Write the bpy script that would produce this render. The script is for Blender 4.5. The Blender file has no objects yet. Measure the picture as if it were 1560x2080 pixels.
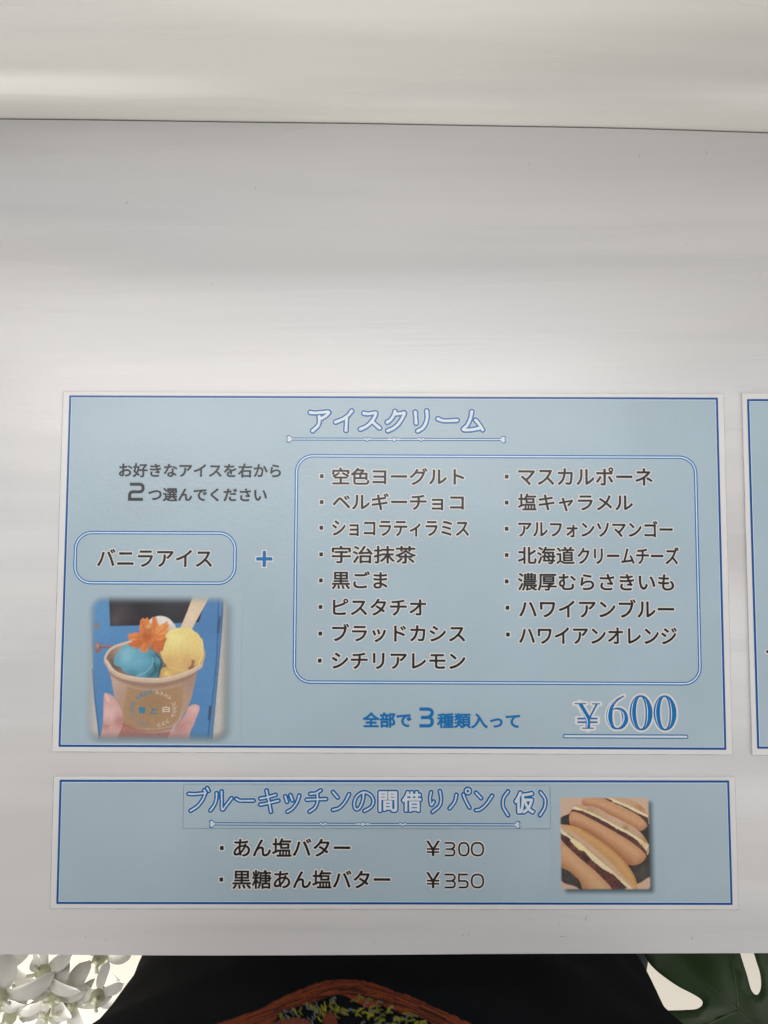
import bpy, bmesh, math, random
import numpy as np
from mathutils import Vector, Matrix, geometry

# ------------------------------------------------------------------ camera, light, exposure
scene = bpy.context.scene
COL = scene.collection
CAM_H = 0.46
rx, ry = math.radians(3.704), math.radians(0.1158)
cam_data = bpy.data.cameras.new('camera')
cam_data.sensor_fit = 'VERTICAL'
cam_data.sensor_height = 36.0
cam_data.lens = 36.0 * 1563.0 / 2080.0
cam_data.clip_start = 0.01
cam_data.clip_end = 100.0
cam = bpy.data.objects.new('camera', cam_data)
COL.objects.link(cam)
cam.matrix_world = Matrix.Translation((0, 0, CAM_H)) @ Matrix.Rotation(rx, 4, 'X') @ Matrix.Rotation(ry, 4, 'Y')
scene.camera = cam

world = bpy.data.worlds.new('World')
scene.world = world
world.use_nodes = True
bg = world.node_tree.nodes['Background']
bg.inputs[0].default_value = (0.93, 0.97, 1.0, 1)
bg.inputs[1].default_value = 0.06


def area_lamp(name, loc, aim, sx, sy, power, color, spread=180):
    d = bpy.data.lights.new(name, 'AREA')
    d.shape = 'RECTANGLE'
    d.size, d.size_y = sx, sy
    d.energy = power
    d.color = color
    d.spread = math.radians(spread)
    o = bpy.data.objects.new(name, d)
    COL.objects.link(o)
    o.location = loc
    o.rotation_euler = (Vector(aim) - Vector(loc)).to_track_quat('-Z', 'Y').to_euler()
    return o


area_lamp('ceiling_lamp', (-0.18, 0.46, 1.50), (-0.18, 0.46, 0.0), 1.55, 0.40, 17.5, (1.0, 0.985, 0.98))
area_lamp('room_lamp', (1.6, -2.2, 0.55), (0.0, 0.27, 0.1), 1.2, 0.8, 30.0, (1.0, 0.965, 0.92))
area_lamp('room_lamp', (-1.6, -2.2, 0.55), (0.0, 0.27, 0.1), 1.2, 0.8, 30.0, (1.0, 0.965, 0.92))
area_lamp('side_fill_light', (1.35, -0.45, 0.9), (0.15, -0.25, -0.1), 0.8, 0.8, 6.0, (1.0, 0.98, 0.955))  # unseen fill pair, added to brighten both sides of the counter
area_lamp('side_fill_light', (-1.35, -0.45, 0.9), (-0.2, -0.25, -0.2), 0.8, 0.8, 3.6, (1.0, 0.98, 0.955))

area_lamp('floor_fill_light', (-0.9, -1.5, -0.12), (-0.65, -0.65, -0.9), 1.2, 0.5, 17.0, (1.0, 0.97, 0.91))  # added fill below counter height, brightens the floor and flowers only

scene.render.engine = 'CYCLES'
scene.view_settings.view_transform = 'Standard'
scene.view_settings.look = 'None'
scene.view_settings.exposure = -0.12
scene.view_settings.gamma = 1.0
scene.view_settings.use_curve_mapping = False
scene.cycles.use_denoising = True
scene.cycles.max_bounces = 6

# ------------------------------------------------------------------ sizes measured on the cards, in millimetres
LINES1 = [('空色ヨーグルト', [-36.34, 51.08, 42.85, 61.5], [-42.57, 56.24]), ('ベルギーチョコ', [-36.0, 35.89, 42.63, 46.11], [-42.51, 40.64]), ('ショコラティラミス', [-36.07, 20.12, 45.59, 29.82], [-42.58, 25.22]), ('宇治抹茶', [-36.21, 4.03, 14.0, 14.63], [-42.52, 9.37]), ('黒ごま', [-36.08, -11.26, -2.95, -0.48], [-42.55, -6.11]), ('ピスタチオ', [-35.3, -26.76, 20.02, -16.74], [-42.61, -21.83]), ('ブラッドカシス', [-35.61, -42.38, 43.27, -31.6], [-42.6, -37.47]), ('シチリアレモン', [-35.71, -58.13, 43.22, -48.52], [-42.78, -53.33]), ('マスカルポーネ', [75.24, 51.22, 155.8, 62.28], [68.34, 56.37]), ('塩キャラメル', [74.89, 35.71, 143.74, 46.31], [68.24, 40.75]), ('アルフォンソマンゴー', [75.01, 20.11, 167.18, 30.13], [68.14, 25.07]), ('北海道', [74.66, 4.06, 108.53, 14.6], [68.04, 9.38]), ('濃厚むらさきいも', [74.55, -11.76, 167.39, -1.07], [67.94, -6.25]), ('ハワイアンブルー', [75.2, -27.44, 167.08, -16.5], [68.31, -21.83]), ('ハワイアンオレンジ', [75.08, -42.98, 168.44, -33.02], [68.51, -37.58])]
CREAM_CHEESE = [110.23, 4.26, 170.55, 14.5]
LINES2 = [('あん塩バター', [-93.41, -7.99, -25.41, 2.64], [-100.17, -3.03]), ('黒糖あん塩バター', [-93.8, -26.23, -2.14, -15.38], [-100.23, -20.89])]
MISC1 = {'お好きなアイスを右から': [-164.46, 55.17, -67.15, 63.69], '2': [-158.6, 41.01, -148.86, 51.79], 'つ選んでください': [-146.46, 40.73, -75.46, 48.72], 'バニラアイス': [-176.09, 1.42, -107.47, 12.2], 'plus': [-81.79, 1.22, -71.02, 11.87], '全部で': [-17.17, -92.2, 11.52, -83.2], '3': [15.22, -91.93, 24.62, -80.36], '種類入って': [26.56, -92.39, 75.32, -83.56], 'vanilla_frame': [-190.27, -9.05, -92.92, 22.86], 'list_frame': [-58.78, -66.94, 182.69, 69.51], 'border': [-195.79, -104.11, 196.1, 104.8], 'underline': [100.33, -97.83, 173.83, -95.41], 'photo': [-185.04, -101.75, -89.07, -12.62]}
MISC2 = {'border': [-195.79, -34.88, 196.01, 35.75], 'strip': [-123.18, 7.92, 91.2, 33.05], 'photo': [91.49, -32.5, 157.26, 31.66], 'yen1': [18.66, -7.58, 26.82, 1.26], 'yen2': [18.61, -25.58, 26.74, -16.56], 'd300': [('3', [29.1, -7.65, 35.68, 0.55]), ('0', [37.28, -7.64, 43.92, 0.56]), ('0', [44.69, -7.63, 52.42, 0.57])], 'd350': [('3', [29.02, -25.7, 35.87, -17.38]), ('5', [37.18, -25.69, 43.29, -17.37]), ('0', [44.57, -25.68, 52.27, -17.36])]}
KANJI2 = {'間': [-10.0, 16.76, 2.93, 30.57], '借': [3.63, 16.78, 17.05, 30.59], '仮': [69.23, 15.88, 82.84, 30.47]}
TITLE1 = [[[-49.9, 94.83], [-47.28, 94.56], [-43.0, 94.86], [-39.2, 95.21], [-38.82, 94.49], [-41.08, 92.32], [-43.45, 91.11]], [[-44.5, 92.31], [-44.38, 89.19], [-45.3, 86.54], [-48.36, 83.66]], [[-24.93, 95.74], [-26.82, 93.33], [-30.13, 90.92], [-34.63, 88.98]], [[-28.0, 91.65], [-28.11, 87.81], [-28.27, 83.97]], [[-17.55, 94.47], [-14.93, 94.1], [-10.9, 94.69], [-10.42, 93.87], [-11.83, 90.75], [-15.37, 86.89], [-19.63, 84.72]], [[-12.77, 89.54], [-10.62, 87.63], [-8.0, 85.48]], [[1.23, 95.6], [0.29, 92.95], [-1.61, 90.3], [-3.5, 89.0]], [[0.83, 94.02], [4.45, 94.32], [6.82, 94.81], [6.16, 92.6], [3.51, 88.27], [0.2, 85.38], [-3.12, 83.83]], [[13.48, 95.22], [13.77, 91.67], [13.97, 88.5]], [[20.33, 96.01], [20.61, 92.17], [19.67, 88.33], [17.77, 85.44], [14.92, 83.71]], [[27.08, 91.23], [30.12, 90.09], [34.87, 90.11], [38.67, 90.32]], [[47.52, 95.63], [46.75, 91.79], [44.84, 87.46], [42.27, 84.77], [46.73, 84.59], [51.95, 85.57]], [[49.88, 90.36], [51.96, 87.97], [54.04, 84.62]]]
TITLE2 = [[[-120.0, 27.87], [-116.55, 27.73], [-111.16, 28.23], [-110.43, 27.74], [-111.82, 24.36], [-114.64, 20.84], [-118.69, 18.17]], [[-110.83, 29.99], [-109.94, 28.37]], [[-109.19, 31.26], [-108.23, 29.64]], [[-103.6, 28.24], [-103.7, 25.07], [-104.8, 21.55], [-107.05, 18.39]], [[-100.74, 29.29], [-100.53, 24.37], [-100.24, 18.89], [-97.76, 21.56], [-94.79, 25.43]], [[-92.06, 25.08], [-89.89, 24.03], [-86.29, 24.03], [-81.98, 24.04]], [[-78.04, 25.24], [-74.09, 25.95], [-69.07, 27.36]], [[-78.0, 21.73], [-73.34, 22.64], [-67.46, 24.06]], [[-74.49, 29.89], [-73.36, 25.1], [-71.71, 17.66]], [[-63.46, 26.52], [-62.42, 23.36]], [[-60.45, 27.23], [-59.34, 24.28]], [[-55.27, 27.02], [-56.67, 23.01], [-59.3, 19.5], [-62.16, 17.74]], [[-42.85, 29.92], [-45.71, 28.3], [-48.95, 27.95]], [[-50.94, 24.57], [-46.05, 24.78], [-39.59, 25.0]], [[-44.78, 27.81], [-44.61, 23.73], [-46.02, 20.22], [-49.24, 17.76]], [[-35.65, 29.02], [-32.76, 25.85]], [[-26.16, 27.76], [-28.8, 23.05], [-32.02, 19.88], [-35.6, 18.83]], [[-17.76, 28.12], [-18.25, 24.03], [-20.23, 19.85], [-22.41, 19.36], [-23.22, 22.57], [-21.74, 26.46], [-17.76, 28.9], [-13.78, 27.44], [-11.99, 24.04], [-13.27, 20.63], [-17.24, 18.2]], [[21.74, 28.95], [21.03, 25.54], [21.72, 21.65], [23.21, 23.59]], [[26.82, 29.63], [27.49, 25.06], [26.48, 21.17], [22.5, 17.76]], [[36.46, 27.5], [35.44, 23.61], [32.44, 19.72]], [[40.44, 27.7], [41.91, 24.1], [44.07, 20.21]], [[43.14, 30.92], [44.43, 29.65], [43.13, 28.39], [41.84, 29.65], [43.14, 30.92]], [[47.9, 28.68], [50.86, 25.57]], [[57.34, 27.04], [53.82, 22.17], [50.32, 19.25], [47.83, 18.76]], [[66.61, 29.48], [63.98, 25.59], [63.74, 20.72], [66.47, 15.87]], [[85.5, 29.02], [88.13, 25.13], [87.77, 20.27], [85.03, 15.89]]]
SIX = [[136.37, -73.24, 0.66], [132.13, -75.81, 1.31], [129.13, -79.12, 2.41], [127.88, -83.36, 3.5], [128.08, -87.6, 3.28], [129.75, -91.03, 1.86], [132.42, -92.13, 0.88], [135.39, -90.84, 1.97], [137.06, -87.03, 3.39], [136.22, -82.8, 2.85], [133.94, -80.79, 1.53], [131.52, -80.48, 0.88], [129.9, -81.02, 0.55]]
SIXIN = [[[131.87, -75.49, 0.22], [128.32, -78.85, 0.6], [126.8, -83.37, 0.71], [126.96, -87.6, 0.6], [128.68, -90.87, 0.22]], [[133.67, -80.95, 0.22], [135.89, -83.33, 0.55], [136.15, -86.77, 0.66], [134.86, -90.21, 0.22]]]
ZERO = [[[146.42, -82.86], 6.68, 10.24], [[160.5, -82.9], 6.68, 10.24]]
YEN = [[[107.37, -77.73], [114.36, -77.7], 0.6], [[117.58, -77.79], [122.42, -77.77], 0.6], [[110.48, -77.87], [115.16, -85.96], 2.74], [[120.48, -77.99], [116.19, -85.8], 1.04], [[115.17, -85.27], [115.09, -91.89], 2.63], [[111.6, -91.95], [118.57, -91.92], 0.6], [[108.98, -86.36], [120.8, -86.31], 0.99], [[108.96, -88.48], [120.77, -88.42], 0.99]]
YENIN = [[109.51, -78.41], [114.35, -86.6], [114.4, -91.25]]
ORN1 = [[-61.91, 78.65], [-15.41, 78.67], [0.79, 78.67], [16.95, 78.7], [65.84, 78.73]]
ORN2 = [[-105.65, 10.72], [-41.37, 10.74], [-18.14, 10.66], [5.0, 10.58], [71.44, 10.35]]
CARD3 = [0.36466, -0.00599, -0.00161, 0.3, 0.21481]
BORDER3 = [[-146.86, 103.73], [-146.76, -103.47]]
DASH3 = [-139.87, -47.93, -133.05, -46.34]
WALL = [[-0.2391, 0.2746], [-0.178, 0.2739], [-0.0742, 0.2722], [-0.0193, 0.2715], [0.0661, 0.2698], [0.1483, 0.2682], [0.2364, 0.2652]]
EDGE = [[-0.2229, -0.2265], [-0.109, -0.227], [-0.0009, -0.2265], [0.0673, -0.2259], [0.2207, -0.2253]]
LEAF = [[0.207, -0.3052], [0.214, -0.3242], [0.2227, -0.336], [0.2387, -0.3477], [0.2527, -0.3547], [0.2587, -0.3583], [0.2607, -0.3614], [0.259, -0.3645], [0.2544, -0.3665], [0.2443, -0.3669], [0.226, -0.3681], [0.2016, -0.374], [0.185, -0.3915], [0.1887, -0.4109], [0.2207, -0.4224], [0.2571, -0.4185], [0.2893, -0.4223], [0.3297, -0.4184], [0.3631, -0.3874], [0.381, -0.3444], [0.3742, -0.309], [0.3506, -0.2853], [0.326, -0.2853], [0.3009, -0.3051], [0.3036, -0.3237], [0.3077, -0.3366], [0.309, -0.3464], [0.308, -0.3523], [0.3055, -0.3551], [0.3023, -0.3539], [0.2996, -0.3492], [0.2963, -0.3374], [0.2922, -0.3237], [0.2879, -0.3051], [0.277, -0.2853], [0.2527, -0.2754], [0.2239, -0.2814]]
VEINS = [[[0.2393, -0.321], [0.2591, -0.3426], [0.279, -0.3582], [0.3027, -0.3797], [0.3301, -0.4068]], [[0.2804, -0.3091], [0.2858, -0.3327], [0.2909, -0.366]], [[0.3253, -0.309], [0.32, -0.3445], [0.3204, -0.3952]], [[0.2094, -0.3876], [0.2499, -0.3836], [0.2908, -0.3699]]]
FLOWERS = [[-0.3175, -0.3553, 1.1, 10], [-0.2871, -0.3755, 0.9, 75], [-0.2771, -0.389, 1.05, 5], [-0.3383, -0.365, 1.0, 120], [-0.2602, -0.362, 0.9, 150], [-0.3167, -0.3806, 0.8, 200], [-0.2933, -0.3544, 0.9, 40], [-0.2532, -0.3806, 0.7, 90], [-0.2988, -0.3933, 0.7, 250]]
RINGS = [(0.63, 0.206, 0.116, 0.14), (0.66, 0.211, 0.12, 0.14), (0.7, 0.209, 0.125, 0.14), (0.74, 0.215, 0.129, 0.138), (0.77, 0.222, 0.131, 0.136), (0.8, 0.227, 0.132, 0.135), (0.86, 0.227, 0.133, 0.13), (0.9, 0.224, 0.126, 0.13), (0.95, 0.22, 0.116, 0.13), (1.02, 0.215, 0.112, 0.13), (1.12, 0.218, 0.112, 0.13), (1.25, 0.222, 0.108, 0.13), (1.34, 0.216, 0.095, 0.12), (1.4, 0.185, 0.075, 0.1), (1.435, 0.12, 0.055, 0.085), (1.455, 0.075, 0.05, 0.07)]
PRINT_X = np.array([[-0.1144, -0.1072, -0.1003, -0.0934, -0.0867, -0.0801, -0.0736, -0.0671, -0.0607, -0.0544, -0.0481, -0.0418, -0.0356, -0.0295, -0.0233, -0.0172, -0.0111, -0.005, 0.0011, 0.0072, 0.0134, 0.0195, 0.0256, 0.0318, 0.038, 0.0442, 0.0505], [-0.1127, -0.1056, -0.0988, -0.0921, -0.0855, -0.079, -0.0726, -0.0662, -0.0599, -0.0537, -0.0475, -0.0413, -0.0352, -0.0291, -0.023, -0.017, -0.011, -0.0049, 0.0011, 0.0071, 0.0132, 0.0192, 0.0253, 0.0313, 0.0374, 0.0436, 0.0497], [-0.111, -0.1042, -0.0974, -0.0908, -0.0843, -0.0779, -0.0716, -0.0653, -0.0591, -0.0529, -0.0468, -0.0408, -0.0348, -0.0288, -0.0228, -0.0168, -0.0108, -0.0049, 0.0011, 0.007, 0.013, 0.0189, 0.0249, 0.0309, 0.0369, 0.043, 0.0491], [-0.1094, -0.1027, -0.0961, -0.0896, -0.0832, -0.0769, -0.0706, -0.0645, -0.0584, -0.0523, -0.0463, -0.0403, -0.0343, -0.0284, -0.0225, -0.0166, -0.0107, -0.0049, 0.001, 0.0069, 0.0128, 0.0187, 0.0245, 0.0305, 0.0364, 0.0424, 0.0484], [-0.1079, -0.1013, -0.0948, -0.0884, -0.0821, -0.0758, -0.0697, -0.0636, -0.0576, -0.0516, -0.0457, -0.0398, -0.0339, -0.0281, -0.0222, -0.0164, -0.0106, -0.0048, 0.001, 0.0068, 0.0126, 0.0184, 0.0242, 0.0301, 0.0359, 0.0418, 0.0477], [-0.1064, -0.0999, -0.0935, -0.0872, -0.081, -0.0749, -0.0689, -0.0629, -0.0569, -0.051, -0.0452, -0.0393, -0.0335, -0.0278, -0.022, -0.0162, -0.0105, -0.0048, 0.0009, 0.0067, 0.0124, 0.0181, 0.0239, 0.0297, 0.0354, 0.0413, 0.0471], [-0.105, -0.0986, -0.0923, -0.0861, -0.08, -0.074, -0.068, -0.0621, -0.0562, -0.0504, -0.0446, -0.0389, -0.0332, -0.0274, -0.0217, -0.0161, -0.0104, -0.0048, 0.0009, 0.0066, 0.0122, 0.0179, 0.0236, 0.0293, 0.035, 0.0407, 0.0465], [-0.1036, -0.0973, -0.0911, -0.085, -0.079, -0.0731, -0.0672, -0.0614, -0.0556, -0.0498, -0.0441, -0.0384, -0.0328, -0.0271, -0.0215, -0.0159, -0.0103, -0.0047, 0.0009, 0.0065, 0.0121, 0.0177, 0.0233, 0.0289, 0.0346, 0.0402, 0.0459], [-0.1022, -0.096, -0.09, -0.084, -0.078, -0.0722, -0.0664, -0.0606, -0.0549, -0.0493, -0.0436, -0.038, -0.0324, -0.0268, -0.0213, -0.0157, -0.0102, -0.0047, 0.0008, 0.0064, 0.0119, 0.0174, 0.023, 0.0285, 0.0341, 0.0397, 0.0453], [-0.1009, -0.0949, -0.0889, -0.083, -0.0771, -0.0713, -0.0656, -0.0599, -0.0543, -0.0487, -0.0431, -0.0376, -0.032, -0.0265, -0.0211, -0.0156, -0.0101, -0.0047, 0.0008, 0.0063, 0.0117, 0.0172, 0.0227, 0.0282, 0.0337, 0.0392, 0.0448], [-0.0997, -0.0937, -0.0878, -0.082, -0.0762, -0.0705, -0.0649, -0.0592, -0.0537, -0.0481, -0.0426, -0.0371, -0.0317, -0.0263, -0.0208, -0.0154, -0.01, -0.0046, 0.0008, 0.0062, 0.0116, 0.017, 0.0224, 0.0278, 0.0333, 0.0387, 0.0442]])
PRINT_Z = np.array([[0.8588, 0.8624, 0.8652, 0.8681, 0.8704, 0.8724, 0.8742, 0.876, 0.8773, 0.8786, 0.8799, 0.8809, 0.8817, 0.8822, 0.8827, 0.8832, 0.8835, 0.8837, 0.8837, 0.8837, 0.8834, 0.8831, 0.8826, 0.8821, 0.8813, 0.8802, 0.8792], [0.8663, 0.8696, 0.8722, 0.8748, 0.8771, 0.8789, 0.8807, 0.8825, 0.8838, 0.8851, 0.8861, 0.8871, 0.8879, 0.8884, 0.8889, 0.8894, 0.8897, 0.8896, 0.8896, 0.8896, 0.8893, 0.8891, 0.8888, 0.888, 0.8875, 0.8864, 0.8856], [0.8735, 0.8763, 0.8789, 0.8815, 0.8836, 0.8854, 0.8872, 0.8887, 0.89, 0.8913, 0.8923, 0.8931, 0.8938, 0.8943, 0.8948, 0.8954, 0.8956, 0.8956, 0.8956, 0.8956, 0.8953, 0.895, 0.8948, 0.8942, 0.8934, 0.8926, 0.8916], [0.8802, 0.883, 0.8856, 0.8877, 0.8898, 0.8916, 0.8934, 0.8947, 0.8959, 0.8972, 0.898, 0.899, 0.8995, 0.9003, 0.9005, 0.9011, 0.9013, 0.9013, 0.9013, 0.9013, 0.901, 0.9007, 0.9005, 0.8999, 0.8994, 0.8986, 0.8975], [0.8869, 0.8895, 0.8918, 0.8939, 0.896, 0.8978, 0.8993, 0.9006, 0.9016, 0.9029, 0.9037, 0.9045, 0.9052, 0.9057, 0.906, 0.9065, 0.9067, 0.9067, 0.9067, 0.9067, 0.9064, 0.9062, 0.9059, 0.9054, 0.9048, 0.904, 0.9033], [0.8932, 0.8957, 0.8981, 0.9001, 0.9019, 0.9035, 0.9048, 0.9061, 0.9074, 0.9084, 0.9091, 0.9099, 0.9104, 0.9109, 0.9114, 0.9117, 0.9119, 0.9119, 0.9122, 0.9119, 0.9119, 0.9116, 0.9113, 0.9108, 0.9103, 0.9095, 0.9087], [0.8994, 0.9017, 0.9038, 0.9058, 0.9074, 0.9089, 0.9102, 0.9115, 0.9125, 0.9136, 0.9143, 0.9151, 0.9156, 0.9161, 0.9166, 0.9169, 0.9171, 0.9171, 0.9171, 0.9171, 0.9171, 0.9168, 0.9165, 0.916, 0.9155, 0.9147, 0.9139], [0.9053, 0.9074, 0.9095, 0.9113, 0.9128, 0.9144, 0.9157, 0.9167, 0.9177, 0.9188, 0.9195, 0.9203, 0.9208, 0.9213, 0.9216, 0.9221, 0.9221, 0.9223, 0.9223, 0.9223, 0.922, 0.9218, 0.9215, 0.921, 0.9204, 0.9199, 0.9191], [0.9111, 0.9131, 0.915, 0.9168, 0.9183, 0.9196, 0.9209, 0.9219, 0.923, 0.9237, 0.9245, 0.9253, 0.9258, 0.9263, 0.9265, 0.9268, 0.927, 0.9273, 0.9273, 0.9273, 0.927, 0.9267, 0.9264, 0.9262, 0.9256, 0.9248, 0.9243], [0.9165, 0.9183, 0.9202, 0.922, 0.9233, 0.9248, 0.9258, 0.9269, 0.9279, 0.9287, 0.9294, 0.9302, 0.9307, 0.9312, 0.9315, 0.9317, 0.932, 0.932, 0.932, 0.932, 0.9317, 0.9317, 0.9314, 0.9309, 0.9303, 0.9298, 0.9293], [0.9217, 0.9238, 0.9254, 0.9269, 0.9285, 0.9298, 0.9308, 0.9318, 0.9329, 0.9336, 0.9344, 0.9349, 0.9354, 0.9359, 0.9362, 0.9364, 0.9367, 0.9367, 0.9367, 0.9367, 0.9366, 0.9364, 0.9361, 0.9356, 0.9353, 0.9345, 0.934]])

rng = random.Random(7)
nrg = np.random.default_rng(5)


# ------------------------------------------------------------------ helpers
def srgb(r, g, b):
    return tuple(((c / 255.0) / 12.92 if c / 255.0 <= 0.04045 else ((c / 255.0 + 0.055) / 1.055) ** 2.4) for c in (r, g, b))


INK_REF = srgb(226, 224, 221)


def ink(r, g, b):
    """Pigment that looks like (r, g, b) next to card white."""
    c = srgb(r, g, b)
    return tuple(min(0.9, 0.80 * c[i] / INK_REF[i]) for i in range(3))


def material(name, color=(0.8, 0.8, 0.8), rough=0.5, spec=0.5, mottling=0.0, mscale=30.0, bump=0.0, bscale=400.0, attribute=None):
    m = bpy.data.materials.new(name)
    m.use_nodes = True
    nt = m.node_tree
    b = nt.nodes['Principled BSDF']
    b.inputs['Base Color'].default_value = (*color, 1)
    b.inputs['Roughness'].default_value = rough
    b.inputs['Specular IOR Level'].default_value = spec
    tc = nt.nodes.new('ShaderNodeTexCoord')
    src = None
    if attribute:
        a = nt.nodes.new('ShaderNodeAttribute')
        a.attribute_name = attribute
        src = a.outputs['Color']
        nt.links.new(src, b.inputs['Base Color'])
    if mottling > 0:
        n = nt.nodes.new('ShaderNodeTexNoise')
        n.inputs['Scale'].default_value = mscale
        n.inputs['Detail'].default_value = 5
        nt.links.new(tc.outputs['Object'], n.inputs['Vector'])
        mr = nt.nodes.new('ShaderNodeMapRange')
        mr.inputs['From Min'].default_value = 0.3
        mr.inputs['From Max'].default_value = 0.7
        mr.inputs['To Min'].default_value = 1 - mottling
        mr.inputs['To Max'].default_value = 1 + mottling
        nt.links.new(n.outputs['Fac'], mr.inputs['Value'])
        mx = nt.nodes.new('ShaderNodeMix')
        mx.data_type = 'RGBA'
        mx.blend_type = 'MULTIPLY'
        mx.inputs[0].default_value = 1
        if src:
            nt.links.new(src, mx.inputs[6])
        else:
            mx.inputs[6].default_value = (*color, 1)
        nt.links.new(mr.outputs[0], mx.inputs[7])
        nt.links.new(mx.outputs[2], b.inputs['Base Color'])
    if bump > 0:
        n2 = nt.nodes.new('ShaderNodeTexNoise')
        n2.inputs['Scale'].default_value = bscale
        n2.inputs['Detail'].default_value = 3
        nt.links.new(tc.outputs['Object'], n2.inputs['Vector'])
        bp = nt.nodes.new('ShaderNodeBump')
        bp.inputs['Strength'].default_value = bump
        bp.inputs['Distance'].default_value = 0.0005
        nt.links.new(n2.outputs['Fac'], bp.inputs['Height'])
        nt.links.new(bp.outputs[0], b.inputs['Normal'])
    return m


def mesh_obj(name, verts, faces, mat, parent=None, smooth=False, scale=1.0):
    me = bpy.data.meshes.new(name)
    me.from_pydata([(v[0] * scale, v[1] * scale, v[2] * scale) for v in verts], [], faces)
    me.update()
    if smooth:
        me.polygons.foreach_set('use_smooth', [True] * len(me.polygons))
    if mat:
        me.materials.append(mat)
    o = bpy.data.objects.new(name, me)
    COL.objects.link(o)
    if parent:
        o.parent = parent
    return o


def bm_obj(name, bm, mat, parent=None, smooth=False):
    me = bpy.data.meshes.new(name)
    bm.normal_update()
    bm.to_mesh(me)
    bm.free()
    if smooth:
        me.polygons.foreach_set('use_smooth', [True] * len(me.polygons))
    if mat:
        me.materials.append(mat)
    o = bpy.data.objects.new(name, me)
    COL.objects.link(o)
    if parent:
        o.parent = parent
    return o


def thing(name, label, category, loc=(0, 0, 0), rot=(0, 0, 0), group=None):
    o = bpy.data.objects.new(name, None)
    o.empty_display_size = 0.02
    COL.objects.link(o)
    o.location = loc
    o.rotation_euler = rot
    o['label'] = label
    o['category'] = category
    if group:
        o['group'] = group
    return o


def tag(o, label, category, group=None):
    o['label'] = label
    o['category'] = category
    if group:
        o['group'] = group
    return o


def note(o, text):
    o['label'] = text
    return o


class Flat:
    """Collects flat printed shapes (millimetres); every shape sits a hair above the last one."""

    def __init__(self, z):
        self.v, self.f, self.z, self.k = [], [], z, 0

    def step(self):
        self.k += 1
        return self.z + 0.0012 * self.k

    def polygon_strip(self, left, right, z):
        n0 = len(self.v)
        for i, (a, b) in enumerate(zip(left, right)):
            q = z + 0.00012 * i
            self.v += [(a[0], a[1], q), (b[0], b[1], q)]
        for i in range(len(left) - 1):
            a = n0 + 2 * i
            self.f.append((a, a + 1, a + 3, a + 2))
        return n0

    def rect(self, x0, y0, x1, y1):
        z = self.step()
        n = len(self.v)
        self.v += [(x0, y0, z), (x1, y0, z), (x1, y1, z), (x0, y1, z)]
        self.f.append((n, n + 1, n + 2, n + 3))

    def fan(self, pts):
        """filled star-shaped polygon"""
        z = self.step()
        n = len(self.v)
        c = np.mean(np.array(pts), axis=0)
        self.v.append((c[0], c[1], z))
        for p in pts:
            self.v.append((p[0], p[1], z))
        m = len(pts)
        for i in range(m):
            self.f.append((n, n + 1 + i, n + 1 + (i + 1) % m))

    def stroke(self, pts, width, grow=0.0, caps=True, smooth=True, closed=False):
        """pts: (x, y) or (x, y, width); a ribbon with round ends"""
        P = [(p[0], p[1], (p[2] if len(p) > 2 else width) + 2 * grow) for p in pts]
        if smooth and len(P) > 2:
            P = catmull(P, 9)
        P = np.array(P, float)
        z = self.step()
        d = np.gradient(P[:, :2], axis=0) if len(P) > 2 else np.array([P[1, :2] - P[0, :2]] * len(P))
        if closed:
            d[0] = d[-1] = P[1, :2] - P[-2, :2]
        d /= (np.linalg.norm(d, axis=1)[:, None] + 1e-9)
        nrm = np.c_[-d[:, 1], d[:, 0]]
        l = P[:, :2] + nrm * P[:, 2:3] / 2
        r = P[:, :2] - nrm * P[:, 2:3] / 2
        self.polygon_strip(r, l, z)
        if caps and not closed:
            for e, sgn in ((0, -1), (-1, 1)):
                c, w, dd, nn = P[e, :2], P[e, 2] / 2, d[e] * sgn, nrm[e]
                n = len(self.v)
                self.v.append((c[0], c[1], z))
                K = 9
                for i in range(K + 1):
                    t = math.pi * i / K
                    q = c + nn * w * math.cos(t) + dd * w * math.sin(t)
                    self.v.append((q[0], q[1], z))
                for i in range(K):
                    self.f.append((n, n + 1 + i, n + 2 + i) if sgn < 0 else (n, n + 2 + i, n + 1 + i))

    def ring(self, outer, inner):
        z = self.step()
        self.polygon_strip(list(inner) + [inner[0]], list(outer) + [outer[0]], z)

    def build(self, name, mat, parent):
        o = mesh_obj(name, self.v, self.f, mat, parent, scale=0.001)
        return o


def catmull(P, n, closed=False):
    P = np.array(P, float)
    if closed:
        Q = np.vstack([P[-1], P, P[0], P[1]])
    else:
        Q = np.vstack([2 * P[0] - P[1], P, 2 * P[-1] - P[-2]])
    out = []
    for i in range(1, len(Q) - 2):
        p0, p1, p2, p3 = Q[i - 1], Q[i], Q[i + 1], Q[i + 2]
        for k in range(n):
            t = k / n
            out.append(0.5 * (2 * p1 + (p2 - p0) * t + (2 * p0 - 5 * p1 + 4 * p2 - p3) * t * t + (3 * p1 - p0 - 3 * p2 + p3) * t ** 3))
    if not closed:
        out.append(P[-1])
    return np.array(out)


def rounded_rect(x0, y0, x1, y1, r, n=12):
    out = []
    for cx, cy, a0 in ((x1 - r, y1 - r, 0), (x0 + r, y1 - r, 90), (x0 + r, y0 + r, 180), (x1 - r, y0 + r, 270)):
        for i in range(n + 1):
            a = math.radians(a0 + 90 * i / n)
            out.append((cx + r * math.cos(a), cy + r * math.sin(a)))
    return out


_cache = {}


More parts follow.
